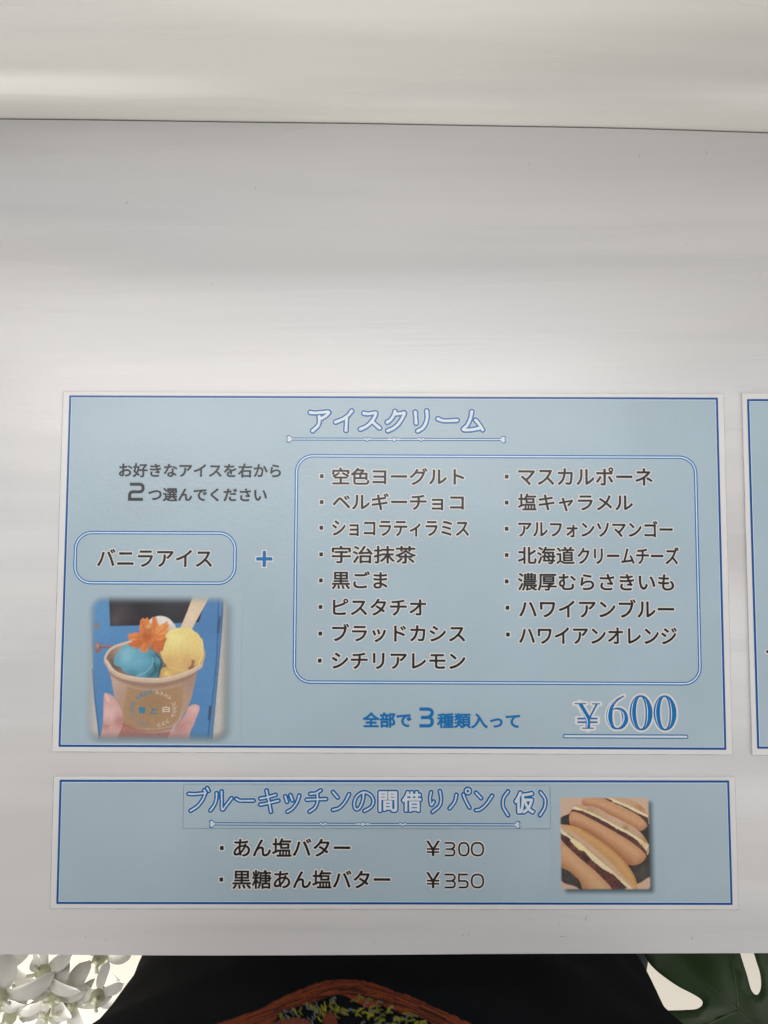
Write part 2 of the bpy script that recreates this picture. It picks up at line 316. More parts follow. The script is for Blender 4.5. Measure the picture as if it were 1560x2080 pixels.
def glyphs(text):
    """Outline and triangles of a text in Blender's own built-in font, scaled to a unit box."""
    if text in _cache:
        return _cache[text]
    cu = bpy.data.curves.new('lettering', 'FONT')
    cu.body = text
    cu.resolution_u = 5
    ob = bpy.data.objects.new('lettering', cu)
    COL.objects.link(ob)
    dg = bpy.context.evaluated_depsgraph_get()
    me = bpy.data.meshes.new_from_object(ob.evaluated_get(dg))
    bpy.data.objects.remove(ob)
    bpy.data.curves.remove(cu)
    bm = bmesh.new()
    bm.from_mesh(me)
    bpy.data.meshes.remove(me)
    bmesh.ops.remove_doubles(bm, verts=bm.verts, dist=1e-5)
    bm.verts.index_update()
    bm.normal_update()
    v = np.array([(q.co.x, q.co.y) for q in bm.verts])
    f = [[q.index for q in (fc.verts if fc.normal.z > 0 else reversed(list(fc.verts)))] for fc in bm.faces]
    adj = {}
    for e in bm.edges:
        if len(e.link_faces) == 1:
            a, b = e.verts[0].index, e.verts[1].index
            adj.setdefault(a, []).append(b)
            adj.setdefault(b, []).append(a)
    loops, seen = [], set()
    for s in adj:
        if s in seen:
            continue
        lp, cur = [s], s
        seen.add(s)
        while True:
            nx = [q for q in adj[cur] if q not in seen]
            if not nx:
                break
            cur = nx[0]
            seen.add(cur)
            lp.append(cur)
        if len(lp) > 2:
            loops.append(lp)
    bm.free()
    lo, hi = v.min(0), v.max(0)
    v = (v - lo) / (hi - lo)
    _cache[text] = (v, f, loops)
    return _cache[text]


def lettering(name, text, box, grow, z, mat, parent, spread=None):
    """Text fitted to an ink box (mm) and thickened by grow (mm) all round."""
    v, f, loops = glyphs(text)
    base = spread if spread is not None else grow
    x0, y0, x1, y1 = box
    x0, y0, x1, y1 = x0 + base, y0 + base, x1 - base, y1 - base
    P = np.c_[x0 + v[:, 0] * (x1 - x0), y0 + v[:, 1] * (y1 - y0)]
    V = [(p[0], p[1], z) for p in P]
    F = [tuple(q) for q in f]
    if grow > 0:
        for lp in loops:
            L = P[lp]
            m = len(L)
            rings = []
            for i in range(m):
                a, b, c = L[i - 1], L[i], L[(i + 1) % m]
                d1, d2 = b - a, c - b
                n1, n2 = np.linalg.norm(d1), np.linalg.norm(d2)
                if n1 < 1e-7 or n2 < 1e-7:
                    continue
                d1, d2 = d1 / n1, d2 / n2
                a1, a2 = math.atan2(d1[1], d1[0]), math.atan2(d2[1], d2[0])
                da = (a2 - a1 + math.pi) % (2 * math.pi) - math.pi
                k = 1 if abs(da) < 0.5 else max(3, int(abs(da) / 0.35) + 1)
                for q in range(k):
                    t = a1 + da * ((q / (k - 1)) if k > 1 else 0.5)
                    nn = np.array((-math.sin(t), math.cos(t)))
                    rings.append((b, nn))
            n0 = len(V)
            M = len(rings)
            for b, nn in rings:
                for th in (0, 45, 90, 135, 180):
                    lat = math.cos(math.radians(th)) * grow
                    V.append((b[0] + nn[0] * lat, b[1] + nn[1] * lat, z + 0.02 * grow * math.sin(math.radians(th))))
            for i in range(M):
                j = (i + 1) % M
                for k in range(4):
                    F.append((n0 + 5 * i + k, n0 + 5 * i + k + 1, n0 + 5 * j + k + 1, n0 + 5 * j + k))
    return mesh_obj(name, V, F, mat, parent, scale=0.001)


# ------------------------------------------------------------------ materials
PANEL = ink(165, 182, 190)
M_CARD = material('card_white', ink(217, 214, 210), 0.33, 0.45, 0.02, 40, 0.2, 480)
M_PANEL = material('pale_blue_print', PANEL, 0.33, 0.40, 0.035, 18, 0.22, 480)
M_NAVY = material('navy_ink', ink(16, 78, 142), 0.33, 0.45)
M_BLUE = material('blue_ink', ink(16, 106, 164), 0.33, 0.45)
M_BLUE2 = material('mid_blue_ink', ink(8, 102, 160), 0.33, 0.45)
M_WHITE = material('white_ink', ink(206, 211, 214), 0.33, 0.45)
M_PALE = material('pale_ink', ink(208, 220, 232), 0.33, 0.45)
M_HALO = material('halo_ink', ink(215, 210, 205), 0.33, 0.45)
M_DARK = material('dark_ink', ink(36, 33, 32), 0.33, 0.45)
M_PHOTO = material('photo_print', (0.5, 0.5, 0.5), 0.33, 0.45, attribute='print')


def grain_material(name, base, sx, sy, sz):
    """White laminate with a faint horizontal wood grain."""
    m = bpy.data.materials.new(name)
    m.use_nodes = True
    nt = m.node_tree
    b = nt.nodes['Principled BSDF']
    tc = nt.nodes.new('ShaderNodeTexCoord')

    def noise(scale, vec, detail, dist=0.0, lo=0.35, hi=0.65):
        mp = nt.nodes.new('ShaderNodeMapping')
        mp.inputs['Scale'].default_value = vec
        nt.links.new(tc.outputs['Object'], mp.inputs['Vector'])
        n = nt.nodes.new('ShaderNodeTexNoise')
        n.inputs['Scale'].default_value = scale
        n.inputs['Detail'].default_value = detail
        n.inputs['Distortion'].default_value = dist
        nt.links.new(mp.outputs[0], n.inputs['Vector'])
        r = nt.nodes.new('ShaderNodeMapRange')
        r.inputs['From Min'].default_value = lo
        r.inputs['From Max'].default_value = hi
        nt.links.new(n.outputs['Fac'], r.inputs['Value'])
        return r.outputs[0]

    broad = noise(1.0, (1.6 * sx, 13 * sy, 13 * sz), 2, 0.6)
    streak = noise(1.0, (2.0 * sx, 30 * sy, 30 * sz), 2.5, 0.5)
    fine = noise(1.0, (14 * sx, 300 * sy, 300 * sz), 3, 0.5)
    tint = noise(1.0, (2.2 * sx, 9 * sy, 9 * sz), 2, 0.4)

    def mixc(fac, c1, c2):
        mx = nt.nodes.new('ShaderNodeMix')
        mx.data_type = 'RGBA'
        for i, c in ((6, c1), (7, c2)):
            if isinstance(c, tuple):
                mx.inputs[i].default_value = (*c, 1)
            else:
                nt.links.new(c, mx.inputs[i])
        if isinstance(fac, float):
            mx.inputs[0].default_value = fac
        else:
            nt.links.new(fac, mx.inputs[0])
        return mx

    def mult(col, fac, lo):
        r = nt.nodes.new('ShaderNodeMapRange')
        r.inputs['To Min'].default_value = lo
        r.inputs['To Max'].default_value = 1.0
        nt.links.new(fac, r.inputs['Value'])
        mx = nt.nodes.new('ShaderNodeMix')
        mx.data_type = 'RGBA'
        mx.blend_type = 'MULTIPLY'
        mx.inputs[0].default_value = 1
        nt.links.new(col, mx.inputs[6])
        nt.links.new(r.outputs[0], mx.inputs[7])
        return mx.outputs[2]

    c = mixc(tint, tuple(x * y for x, y in zip(base, (1.0, 0.985, 0.965))), tuple(x * y for x, y in zip(base, (0.975, 0.99, 1.0)))).outputs[2]
    c = mult(c, broad, 0.85)
    c = mult(c, streak, 0.935)
    c = mult(c, fine, 0.988)
    # a few dust specks
    sp = nt.nodes.new('ShaderNodeTexVoronoi')
    sp.inputs['Scale'].default_value = 26
    nt.links.new(tc.outputs['Object'], sp.inputs['Vector'])
    lt = nt.nodes.new('ShaderNodeMath')
    lt.operation = 'LESS_THAN'
    lt.inputs[1].default_value = 0.016
    nt.links.new(sp.outputs['Distance'], lt.inputs[0])
    wn = nt.nodes.new('ShaderNodeSeparateColor')
    nt.links.new(sp.outputs['Color'], wn.inputs[0])
    gt = nt.nodes.new('ShaderNodeMath')
    gt.operation = 'GREATER_THAN'
    gt.inputs[1].default_value = 0.80
    nt.links.new(wn.outputs[0], gt.inputs[0])
    an = nt.nodes.new('ShaderNodeMath')
    an.operation = 'MULTIPLY'
    nt.links.new(lt.outputs[0], an.inputs[0])
    nt.links.new(gt.outputs[0], an.inputs[1])
    an2 = nt.nodes.new('ShaderNodeMath')
    an2.operation = 'MULTIPLY'
    an2.inputs[1].default_value = 0.55
    nt.links.new(an.outputs[0], an2.inputs[0])
    c = mixc(an2.outputs[0], c, (0.20, 0.18, 0.16)).outputs[2]
    nt.links.new(c, b.inputs['Base Color'])
    # satin sheen broken up along the grain
    rr = nt.nodes.new('ShaderNodeMapRange')
    rr.inputs['To Min'].default_value = 0.23
    rr.inputs['To Max'].default_value = 0.36
    nt.links.new(streak, rr.inputs['Value'])
    nt.links.new(rr.outputs[0], b.inputs['Roughness'])
    b.inputs['Specular IOR Level'].default_value = 0.5
    mic = nt.nodes.new('ShaderNodeTexNoise')
    mic.inputs['Scale'].default_value = 900
    mic.inputs['Detail'].default_value = 2
    nt.links.new(tc.outputs['Object'], mic.inputs['Vector'])
    add = nt.nodes.new('ShaderNodeMath')
    add.operation = 'MULTIPLY_ADD'
    add.inputs[1].default_value = 0.5
    nt.links.new(fine, add.inputs[0])
    nt.links.new(mic.outputs['Fac'], add.inputs[2])
    bp = nt.nodes.new('ShaderNodeBump')
    bp.inputs['Strength'].default_value = 0.10
    bp.inputs['Distance'].default_value = 0.0004
    nt.links.new(add.outputs[0], bp.inputs['Height'])
    nt.links.new(bp.outputs[0], b.inputs['Normal'])
    return m


M_COUNTER = grain_material('white_grain_laminate', (0.765, 0.760, 0.766), 1, 1, 1)
M_WALL = grain_material('white_grain_wall_film', (0.735, 0.725, 0.695), 1, 1, 1)
M_FLOOR = material('cream_floor', (0.84, 0.79, 0.69), 0.5, 0.3, 0.03, 6)

# ------------------------------------------------------------------ the setting
floor = mesh_obj('floor', [(-2.5, -3.2, -0.9), (2.5, -3.2, -0.9), (2.5, 1.2, -0.9), (-2.5, 1.2, -0.9)], [(0, 1, 2, 3)], M_FLOOR)
floor['kind'] = 'structure'


def extended(pts, x0, x1, n=10):
    p = catmull([(a, b) for a, b in pts], n)
    s0 = (p[1][1] - p[0][1]) / (p[1][0] - p[0][0])
    s1 = (p[-1][1] - p[-2][1]) / (p[-1][0] - p[-2][0])
    return [(x0, p[0][1] + s0 * (x0 - p[0][0]))] + [tuple(q) for q in p] + [(x1, p[-1][1] + s1 * (x1 - p[-1][0]))]


back = extended(WALL, -0.75, 0.75)
front = extended(EDGE, -0.75, 0.75)

# counter: board with a softly rounded front edge
prof = []
for i in range(7):
    a = math.radians(90 - 90 * i / 6)
    prof.append((0.0025 - 0.0025 * math.cos(a), -0.0025 + 0.0025 * math.sin(a)))
V, F = [], []
N = 61
fx = np.linspace(-0.75, 0.75, N)
fy = np.interp(fx, [p[0] for p in front], [p[1] for p in front])
by = np.interp(fx, [p[0] for p in back], [p[1] for p in back]) - 0.0009
for i in range(N):
    row = [(fx[i], by[i], -0.03), (fx[i], by[i], 0.0)]
    row += [(fx[i], fy[i] + 0.0025 - h, zz) for h, zz in prof]
    row += [(fx[i], fy[i], -0.03)]
    V += row
K = len(row)
for i in range(N - 1):
    for k in range(K):
        a, b = i * K + k, i * K + (k + 1) % K
        F.append((a, b, b + K, a + K))
F.append(tuple(range(K)))
F.append(tuple(reversed(range((N - 1) * K, N * K))))
counter = mesh_obj('counter', V, F, M_COUNTER)
bm = bmesh.new()
bm.from_mesh(counter.data)
bmesh.ops.recalc_face_normals(bm, faces=bm.faces)
bm.to_mesh(counter.data)
bm.free()
tag(counter, 'white satin counter top with faint grain, the menu cards lie on it', 'counter')

# a little lint and a few scuffs lying on the counter
lr = random.Random(21)
V, F = [], []
for i in range(26):
    x, y = lr.uniform(-.24, .24), lr.choice([lr.uniform(.13, .26), lr.uniform(.11, .26), lr.uniform(-.22, -.205)])
    a, L_, cv = lr.uniform(0, 6.28), lr.choice([.0008, .0012, .002, .003]), lr.uniform(-1.2, 1.2)
    P = []
    for k in range(5):
        t = k / 4
        P.append((x + L_ * t * math.cos(a + cv * t), y + L_ * t * math.sin(a + cv * t)))
    n = len(V)
    w = lr.uniform(.00008, .00016)
    for k, (px_, py_) in enumerate(P):
        nx_, ny_ = -math.sin(a + cv * k / 4) * w, math.cos(a + cv * k / 4) * w
        V += [(px_ + nx_, py_ + ny_, .00006), (px_, py_, .00006 + w), (px_ - nx_, py_ - ny_, .00006)]
    for k in range(4):
        b = n + 3 * k
        F += [(b, b + 3, b + 4, b + 1), (b + 1, b + 4, b + 5, b + 2)]
lint = mesh_obj('lint', V, F, material('grey_lint', (0.33, 0.31, 0.29), .8, .2), counter)
lint['kind'] = 'stuff'

# wall panel rising behind the counter, its foot shaped to lean back and catch a bright band of light
zz = [-0.03, -0.01, 0.001, 0.003] + [0.005 + 0.002 * i for i in range(20)] + [0.048, 0.055, 0.07, 0.1, 0.2, 0.35, 0.55]


def lean(z):
    t = min(1, max(0, (z - 0.014) / 0.024))
    return 0.0088 * t * t * (3 - 2 * t) + 0.02 * z


dy = [lean(z_) for z_ in zz]
V, F = [], []
bx = np.linspace(-0.75, 0.75, N)
byy = np.interp(bx, [p[0] for p in back], [p[1] for p in back])
for i in range(N):
    for z_, d_ in zip(zz, dy):
        V.append((bx[i], byy[i] + d_, z_))
    V.append((bx[i], byy[i] + 0.032, 0.55))
    V.append((bx[i], byy[i] + 0.032, -0.03))
K = len(zz) + 2
for i in range(N - 1):
    for k in range(K):
        a, b = i * K + k, i * K + (k + 1) % K
        F.append((a, a + K, b + K, b))
F.append(tuple(range(K)))
F.append(tuple(reversed(range((N - 1) * K, N * K))))
wall = mesh_obj('back_wall_panel', V, F, M_WALL, smooth=True)
bm = bmesh.new()
bm.from_mesh(wall.data)
bmesh.ops.recalc_face_normals(bm, faces=bm.faces)
bm.to_mesh(wall.data)
bm.free()
tag(wall, 'bright cream upright panel meeting the far edge of the counter', 'panel')


# ------------------------------------------------------------------ printed pictures: painted procedurally point by point
def noise2(X, Y, scale, seed=0, octaves=3):
    r = np.random.default_rng(seed)
    out = np.zeros_like(X)
    amp, tot = 1.0, 0.0
    for o in range(octaves):
        g = r.random((64, 64))
        x, y = X / scale * 2 ** o, Y / scale * 2 ** o
        xi, yi = np.floor(x).astype(int), np.floor(y).astype(int)
        fx_, fy_ = x - xi, y - yi
        fx_, fy_ = fx_ * fx_ * (3 - 2 * fx_), fy_ * fy_ * (3 - 2 * fy_)
        q = lambda a, b: g[a % 64, b % 64]
        out += amp * ((q(xi, yi) * (1 - fx_) + q(xi + 1, yi) * fx_) * (1 - fy_) + (q(xi, yi + 1) * (1 - fx_) + q(xi + 1, yi + 1) * fx_) * fy_)
        tot += amp
        amp *= 0.5
    return out / tot


def sdf_poly(X, Y, poly):
    P = np.array(poly, float)
    d = np.full(X.shape, 1e9)
    ins = np.zeros(X.shape, bool)
    for i in range(len(P)):
        ax, ay = P[i - 1]
        bx_, by_ = P[i]
        ex, ey = bx_ - ax, by_ - ay
        t = np.clip(((X - ax) * ex + (Y - ay) * ey) / (ex * ex + ey * ey + 1e-9), 0, 1)
        d = np.minimum(d, (X - ax - t * ex) ** 2 + (Y - ay - t * ey) ** 2)
        if abs(ey) > 1e-9:
            c = ((ay > Y) != (by_ > Y)) & (X < (bx_ - ax) * (Y - ay) / ey + ax)
            ins ^= c
    d = np.sqrt(d)
    return np.where(ins, -d, d)


def sdf_line(X, Y, pts, w):
    d = np.full(X.shape, 1e9)
    for (ax, ay), (bx_, by_) in zip(pts[:-1], pts[1:]):
        ex, ey = bx_ - ax, by_ - ay
        t = np.clip(((X - ax) * ex + (Y - ay) * ey) / (ex * ex + ey * ey + 1e-9), 0, 1)
        d = np.minimum(d, np.hypot(X - ax - t * ex, Y - ay - t * ey))
    return d - w / 2


def cover(d, soft):
    return np.clip(0.5 - d / soft, 0, 1)


def pink(r, g, b):
    c = ink(r, g, b)
    l = 0.3 * c[0] + 0.5 * c[1] + 0.2 * c[2]
    return tuple(0.86 * q + 0.14 * l + 0.006 for q in c)


class Picture:
    def __init__(self, w, h, n):
        self.nx, self.ny = n, int(n * h / w)
        self.w, self.h = w, h
        self.X, self.Y = np.meshgrid(np.linspace(0, w, self.nx), np.linspace(0, h, self.ny))
        self.c = np.zeros(self.X.shape + (3,))

    def lay(self, m, col):
        col = np.array(col, float)
        if col.ndim == 1:
            col = np.array(pink(*col))
        self.c = self.c * (1 - m[..., None]) + col * m[..., None]

    def poly(self, pts, col, soft=9, smooth=True, light=None, grit=0.0, gscale=40, seed=1, wob=0.0, rim=None):
        if smooth:
            pts = catmull(pts, 5, closed=True)
        X, Y = self.X, self.Y
        if wob:
            X = X + (noise2(X, Y, 30, seed) - 0.5) * wob
            Y = Y + (noise2(X, Y, 30, seed + 9) - 0.5) * wob
        d = sdf_poly(X, Y, pts)
        c = np.ones(self.X.shape + (1,)) * np.array(pink(*col))
        if light:
            for (lx, ly, rad, lc) in light:
                if isinstance(lx, list):
                    g = np.exp(-(np.clip(sdf_line(self.X, self.Y, lx, 0), 0, None) / rad) ** 2)[..., None] * ly
                else:
                    g = np.exp(-(((self.X - lx) ** 2 + (self.Y - ly) ** 2) / rad ** 2))[..., None]
                c = c * (1 - g) + np.array(pink(*lc)) * g
        if grit:
            c = c * (1 + grit * 2 * (noise2(self.X, self.Y, gscale, seed + 3) - 0.5))[..., None]
        if rim:
            w_, amt, dx, dy_ = rim
            lean_ = np.clip(((X - np.mean(np.array(pts)[:, 0])) * dx + (Y - np.mean(np.array(pts)[:, 1])) * dy_) / 300 + .5, 0, 1)
            c = c * (1 - amt * np.exp(-np.clip(-d, 0, None) / w_) * lean_)[..., None]
        self.lay(cover(d, soft), c)
        return d

    def line(self, pts, w, col, soft=8, smooth=True):
        if smooth and len(pts) > 2:
            pts = [tuple(p) for p in catmull(pts, 6)]
        self.lay(cover(sdf_line(self.X, self.Y, pts, w), soft), col)

    def build(self, name, box, z, parent, mat, attr='print'):
        x0, y0, x1, y1 = box
        xs = x0 + self.X / self.w * (x1 - x0)
        ys = y1 - self.Y / self.h * (y1 - y0)
        V = np.c_[xs.ravel(), ys.ravel(), np.full(xs.size, z)] * 0.001
        idx = np.arange(xs.size).reshape(xs.shape)
        F = np.stack([idx[1:, :-1], idx[1:, 1:], idx[:-1, 1:], idx[:-1, :-1]], -1).reshape(-1, 4)
        o = mesh_obj(name, V.tolist(), F.tolist(), mat, parent)
        a = o.data.color_attributes.new(attr, 'FLOAT_COLOR', 'POINT')
        rgba = np.ones((xs.size, 4), np.float32)
        rgba[:, :3] = np.clip(self.c.reshape(-1, 3), 0, 1)
        a.data.foreach_set('color', rgba.ravel())
        return o


def feather(pic, x0, y0, x1, y1, r, soft, shadow, sh_soft, sh_amt, sh_col):
    X, Y = pic.X, pic.Y

    def rr(ax, ay, bx_, by_, rad):
        qx = np.abs(X - (ax + bx_) / 2) - (bx_ - ax) / 2 + rad
        qy = np.abs(Y - (ay + by_) / 2) - (by_ - ay) / 2 + rad
        return np.hypot(np.maximum(qx, 0), np.maximum(qy, 0)) + np.minimum(np.maximum(qx, qy), 0) - rad

    sm = lambda t: t * t * (3 - 2 * t)
    a = sm(cover(rr(x0, y0, x1, y1, r), soft))[..., None]
    s = sh_amt * sm(cover(rr(x0 + shadow[0], y0 + shadow[1], x1 + shadow[0], y1 + shadow[1], r), sh_soft))[..., None]
    base = np.ones_like(pic.c) * np.array(PANEL)
    base = base * (1 - s) + np.array(ink(*sh_col)) * s
    g_ = np.random.default_rng(3).normal(0, 1, X.shape)
    g_ = (g_ + np.roll(g_, 1, 0) + np.roll(g_, 1, 1)) / 1.7
    pic.c = pic.c * (1 + 0.035 * g_ + 0.05 * (noise2(X, Y, 22, 77) - .5))[..., None]
    pic.c = base * (1 - a) + pic.c * a


def paint_ice_cream():
    p = Picture(1560, 1465, 250)
    X, Y = p.X, p.Y
    p.lay(np.ones_like(X), (192, 186, 176))
    p.poly([(60, 60), (1372, 60), (1370, 300), (1335, 800), (1285, 1465), (215, 1465), (150, 1000), (105, 400)], (74, 134, 186), 12, False,
           [(700, 1100, 500, (68, 126, 178)), (150, 200, 260, (78, 142, 192)), (1250, 300, 250, (66, 124, 176))], 0.03, 120)
    p.line([(1330, 60), (1318, 700), (1245, 1465)], 12, (44, 96, 146), 12)
    p.line([(1372, 60), (1368, 300), (1335, 800), (1288, 1465)], 9, (40, 84, 124), 12)
    p.line([(130, 760), (160, 1040), (215, 1400)], 10, (40, 92, 146), 14)
    p.line([(1345, 255), (1330, 400)], 22, (58, 82, 116), 14)
    p.line([(1268, 1115), (1258, 1235)], 22, (58, 82, 110), 14)
    p.poly([(266, 40), (1220, 40), (1143, 304), (960, 312), (640, 335), (288, 347)], (40, 38, 43), 12, False,
           [(380, 230, 120, (72, 66, 70)), (330, 290, 60, (80, 72, 76)), (900, 120, 200, (56, 54, 60))], 0.12, 70)
    p.poly([(120, 340), (150, 312), (185, 330), (182, 362), (150, 375)], (128, 126, 132), 18)
    p.poly([(140, 545), (160, 510), (195, 505), (212, 535), (212, 570), (190, 598), (158, 595)], (140, 98, 96), 16, True, [(170, 535, 24, (182, 142, 132))])
    p.line([(200, 546), (310, 542)], 24, (138, 92, 88), 12)
    p.line([(205, 538), (300, 535)], 6, (176, 132, 122), 10)
    # spoon and scoops
    p.poly([(1085, 40), (1250, 40), (1150, 230), (1072, 380), (968, 356), (1030, 200)], (218, 190, 156), 9, False, [(1050, 250, 90, (226, 200, 168))], 0.05, 30)
    p.poly([(660, 300), (700, 262), (770, 244), (840, 262), (890, 305), (922, 360), (900, 440), (780, 470), (660, 420)], (226, 216, 206), 9, True,
           [(870, 400, 70, (200, 184, 172)), (700, 350, 60, (196, 176, 160))], 0.04, 30)
    p.poly([(250, 655), (285, 590), (360, 535), (490, 490), (700, 540), (1000, 600), (1168, 730), (1000, 810), (800, 862), (600, 858), (400, 800), (285, 730)],
           (150, 122, 104), 10, True, [(330, 720, 110, (112, 86, 74)), (420, 560, 90, (176, 150, 130)), (700, 820, 160, (92, 72, 58))])
    p.poly([(760, 830), (775, 770), (830, 740), (900, 770), (1060, 740), (1150, 730), (1050, 800), (900, 838)], (206, 158, 84), 10, True,
           [(850, 800, 40, (232, 196, 96)), (1080, 740, 60, (150, 96, 60))], 0.2, 24)
    p.poly([(735, 600), (800, 690), (790, 760), (760, 850), (690, 850), (700, 700)], (44, 92, 98), 12)
    p.poly([(330, 692), (350, 622), (398, 562), (462, 520), (560, 540), (690, 580), (752, 640), (778, 690), (768, 760), (752, 838), (640, 846), (520, 822), (432, 782), (398, 742), (345, 716)],
           (84, 158, 182), 9, True, [(460, 620, 95, (122, 184, 198)), (560, 690, 70, (98, 170, 190)), (760, 760, 75, (44, 104, 122)), (690, 830, 60, (46, 112, 128)), (520, 820, 60, (62, 130, 154)), (720, 640, 40, (60, 126, 146))],
           0.13, 75, 4, 14)
    p.line([(705, 650), (700, 720), (640, 790), (560, 822)], 7, (128, 186, 198), 16)
    p.line([(722, 700), (735, 770), (700, 810)], 16, (38, 92, 106), 18)
    th = np.linspace(0, 2 * np.pi, 40)[:-1]
    ball = [(985 + 207 * math.cos(t), 560 + 208 * math.sin(t) * (1.05 if math.sin(t) > 0 else 1)) for t in th]
    p.poly([(800, 640), (830, 700), (850, 745), (930, 800), (1040, 790), (1100, 740), (1188, 726), (1192, 560), (1000, 500), (800, 560)], (214, 168, 92), 9, True,
           [(1085, 700, 40, (150, 100, 60)), (900, 720, 70, (220, 180, 100))], 0.12, 28, 7, 26)
    p.poly(ball, (232, 206, 112), 9, False, [(930, 470, 120, (240, 222, 134)), (1060, 720, 160, (214, 166, 98)), (860, 700, 100, (216, 170, 92)), (1130, 500, 90, (232, 200, 112))], 0.05, 60, 8, 16)
    p.poly([(1082, 668), (1112, 676), (1104, 720), (1130, 738), (1066, 766), (1050, 742), (1078, 712)], (160, 104, 66), 16)
    p.line([(1175, 470), (1188, 600), (1150, 700)], 9, (240, 212, 116), 12)
    # orange cosmos flower
    p.poly([(560, 430), (640, 380), (760, 380), (800, 440), (760, 520), (660, 520), (580, 500)], (214, 112, 32), 9)
    o1, o2, o3 = (224, 126, 38), (206, 102, 26), (236, 148, 58)
    for k, (pts, c) in enumerate([
        ([(470, 425), (540, 405), (610, 415), (660, 450), (600, 480), (560, 520), (475, 520), (488, 490), (466, 460)], o1),
        ([(475, 505), (560, 480), (620, 480), (590, 540), (548, 568), (520, 545), (490, 540)], o2),
        ([(600, 510), (650, 470), (700, 480), (672, 540), (650, 580), (625, 605), (605, 590), (592, 600)], o1),
        ([(690, 500), (750, 470), (835, 455), (815, 530), (800, 575), (770, 592), (735, 585), (705, 560)], o2),
        ([(575, 400), (572, 330), (580, 285), (600, 265), (622, 272), (645, 260), (668, 310), (690, 350), (660, 420)], o1),
        ([(680, 340), (690, 300), (688, 258), (705, 262), (725, 252), (748, 310), (760, 350), (730, 400), (690, 400)], o1),
        ([(700, 420), (740, 350), (800, 320), (835, 295), (842, 320), (862, 330), (850, 365), (858, 385), (820, 420), (770, 450), (715, 462)], o3),
        ([(610, 430), (680, 410), (770, 430), (830, 420), (790, 480), (720, 492), (680, 520), (640, 500), (600, 500)], o1)]):
        p.poly(pts, c, 7, True, [(650, 440, 70, (196, 92, 24))], 0.22, 26, 20 + k, 16)
    for a in ([(640, 460), (560, 462), (490, 450)], [(630, 480), (570, 520), (520, 535)], [(660, 480), (650, 540), (625, 590)], [(720, 470), (760, 520), (770, 570)], [(700, 440), (780, 400), (840, 340)], [(620, 380), (605, 330), (600, 285)], [(715, 380), (712, 320), (708, 275)]):
        p.line(a, 5, (184, 88, 24), 9)
    p.poly([(625, 360), (640, 325), (670, 322), (690, 345), (685, 385), (660, 430), (640, 425)], (190, 112, 36), 9, True, [(655, 345, 25, (228, 166, 74))], 0.35, 14)
    # fingers behind, then cup
    p.poly([(400, 1230), (480, 1280), (620, 1340), (900, 1340), (960, 1465), (380, 1465)], (176, 112, 102), 14)
    p.poly([(258, 692), (300, 770), (400, 830), (600, 885), (800, 880), (1000, 820), (1140, 745), (1118, 880), (1085, 1040), (1058, 1115), (985, 1250), (930, 1320), (880, 1358), (720, 1372), (560, 1350), (440, 1272), (390, 1150), (345, 1020), (310, 840)],
           (182, 146, 122), 9, False, [(360, 860, 120, (196, 164, 144)), (1080, 860, 120, (168, 132, 112)), (700, 930, 240, (172, 134, 110)), (500, 1300, 120, (168, 124, 92)), (950, 1250, 120, (190, 150, 128))], 0.03, 50)
    p.poly([(475, 925), (600, 955), (720, 960), (860, 942), (1002, 905), (1000, 1100), (960, 1250), (900, 1300), (720, 1328), (560, 1312), (455, 1262), (440, 1120)], (172, 134, 94), 8, False,
           [(720, 1080, 170, (162, 124, 82))], 0.03, 40)
    p.line([(475, 925), (600, 955), (720, 960), (860, 942), (1002, 905)], 5, (190, 156, 122), 7)
    p.line([(442, 1290), (560, 1335), (720, 1350), (900, 1320)], 10, (150, 108, 80), 14)
    p.line([(310, 800), (420, 868), (640, 915), (850, 902), (1030, 845), (1130, 775)], 26, (150, 114, 94), 30)
    p.line([(262, 690), (330, 784), (450, 838), (650, 866), (850, 856), (1050, 796), (1165, 728)], 40, (206, 176, 148), 12)
    p.line([(258, 672), (330, 768), (450, 822), (650, 850), (850, 840), (1050, 780), (1160, 716)], 14, (222, 196, 168), 12)
    p.line([(258, 690), (250, 650), (278, 592), (340, 542), (490, 492)], 22, (214, 188, 162), 10)
    # wreath emblem on the sticker, half blue half pale
    for side, colr in ((-1, (62, 132, 160)), (1, (214, 196, 178))):
        for i in range(13):
            a = math.radians(96 + side * 0 + (168 * (i + 0.5) / 13)) if side < 0 else math.radians(84 - 168 * (i + 0.5) / 13)
            cx_, cy_ = 722 + 205 * math.cos(a), 1140 - 160 * math.sin(a)
            if i % 5 == 4:
                continue
            for q in (-1, 1):
                ang = a + math.pi / 2 + q * 0.6
                L_ = 34 if side < 0 else 30
                ex, ey = cx_ + L_ * math.cos(ang) * -side * -1, cy_ - L_ * math.sin(ang) * -side * -1
                p.line([(cx_, cy_), (ex, ey)], 11 if (side < 0 and i < 6) else 6, colr, 7)
    # finger tips in front
    p.poly([(246, 1015), (262, 990), (310, 1005), (352, 1042), (400, 1120), (432, 1200), (432, 1290), (400, 1380), (360, 1465), (225, 1465), (245, 1280)], (208, 158, 150), 10, True,
           [(300, 1180, 80, (222, 176, 166)), (410, 1260, 60, (186, 128, 120)), (270, 1310, 40, (190, 138, 126))], 0.05, 40)
    p.poly([(258, 1000), (282, 1010), (300, 1050), (300, 1085), (268, 1050)], (226, 182, 172), 8)
    p.line([(250, 1300), (285, 1312), (310, 1300)], 7, (178, 124, 112), 10)
    p.poly([(1058, 1125), (1110, 1095), (1160, 1108), (1162, 1150), (1112, 1290), (1080, 1360), (1060, 1465), (880, 1465), (890, 1365), (960, 1290), (1030, 1190)], (206, 152, 144), 10, True,
           [(1110, 1140, 60, (220, 172, 162)), (980, 1320, 70, (190, 134, 126))], 0.05, 40)
    p.line([(935, 1300), (895, 1360)], 8, (176, 190, 200), 8)
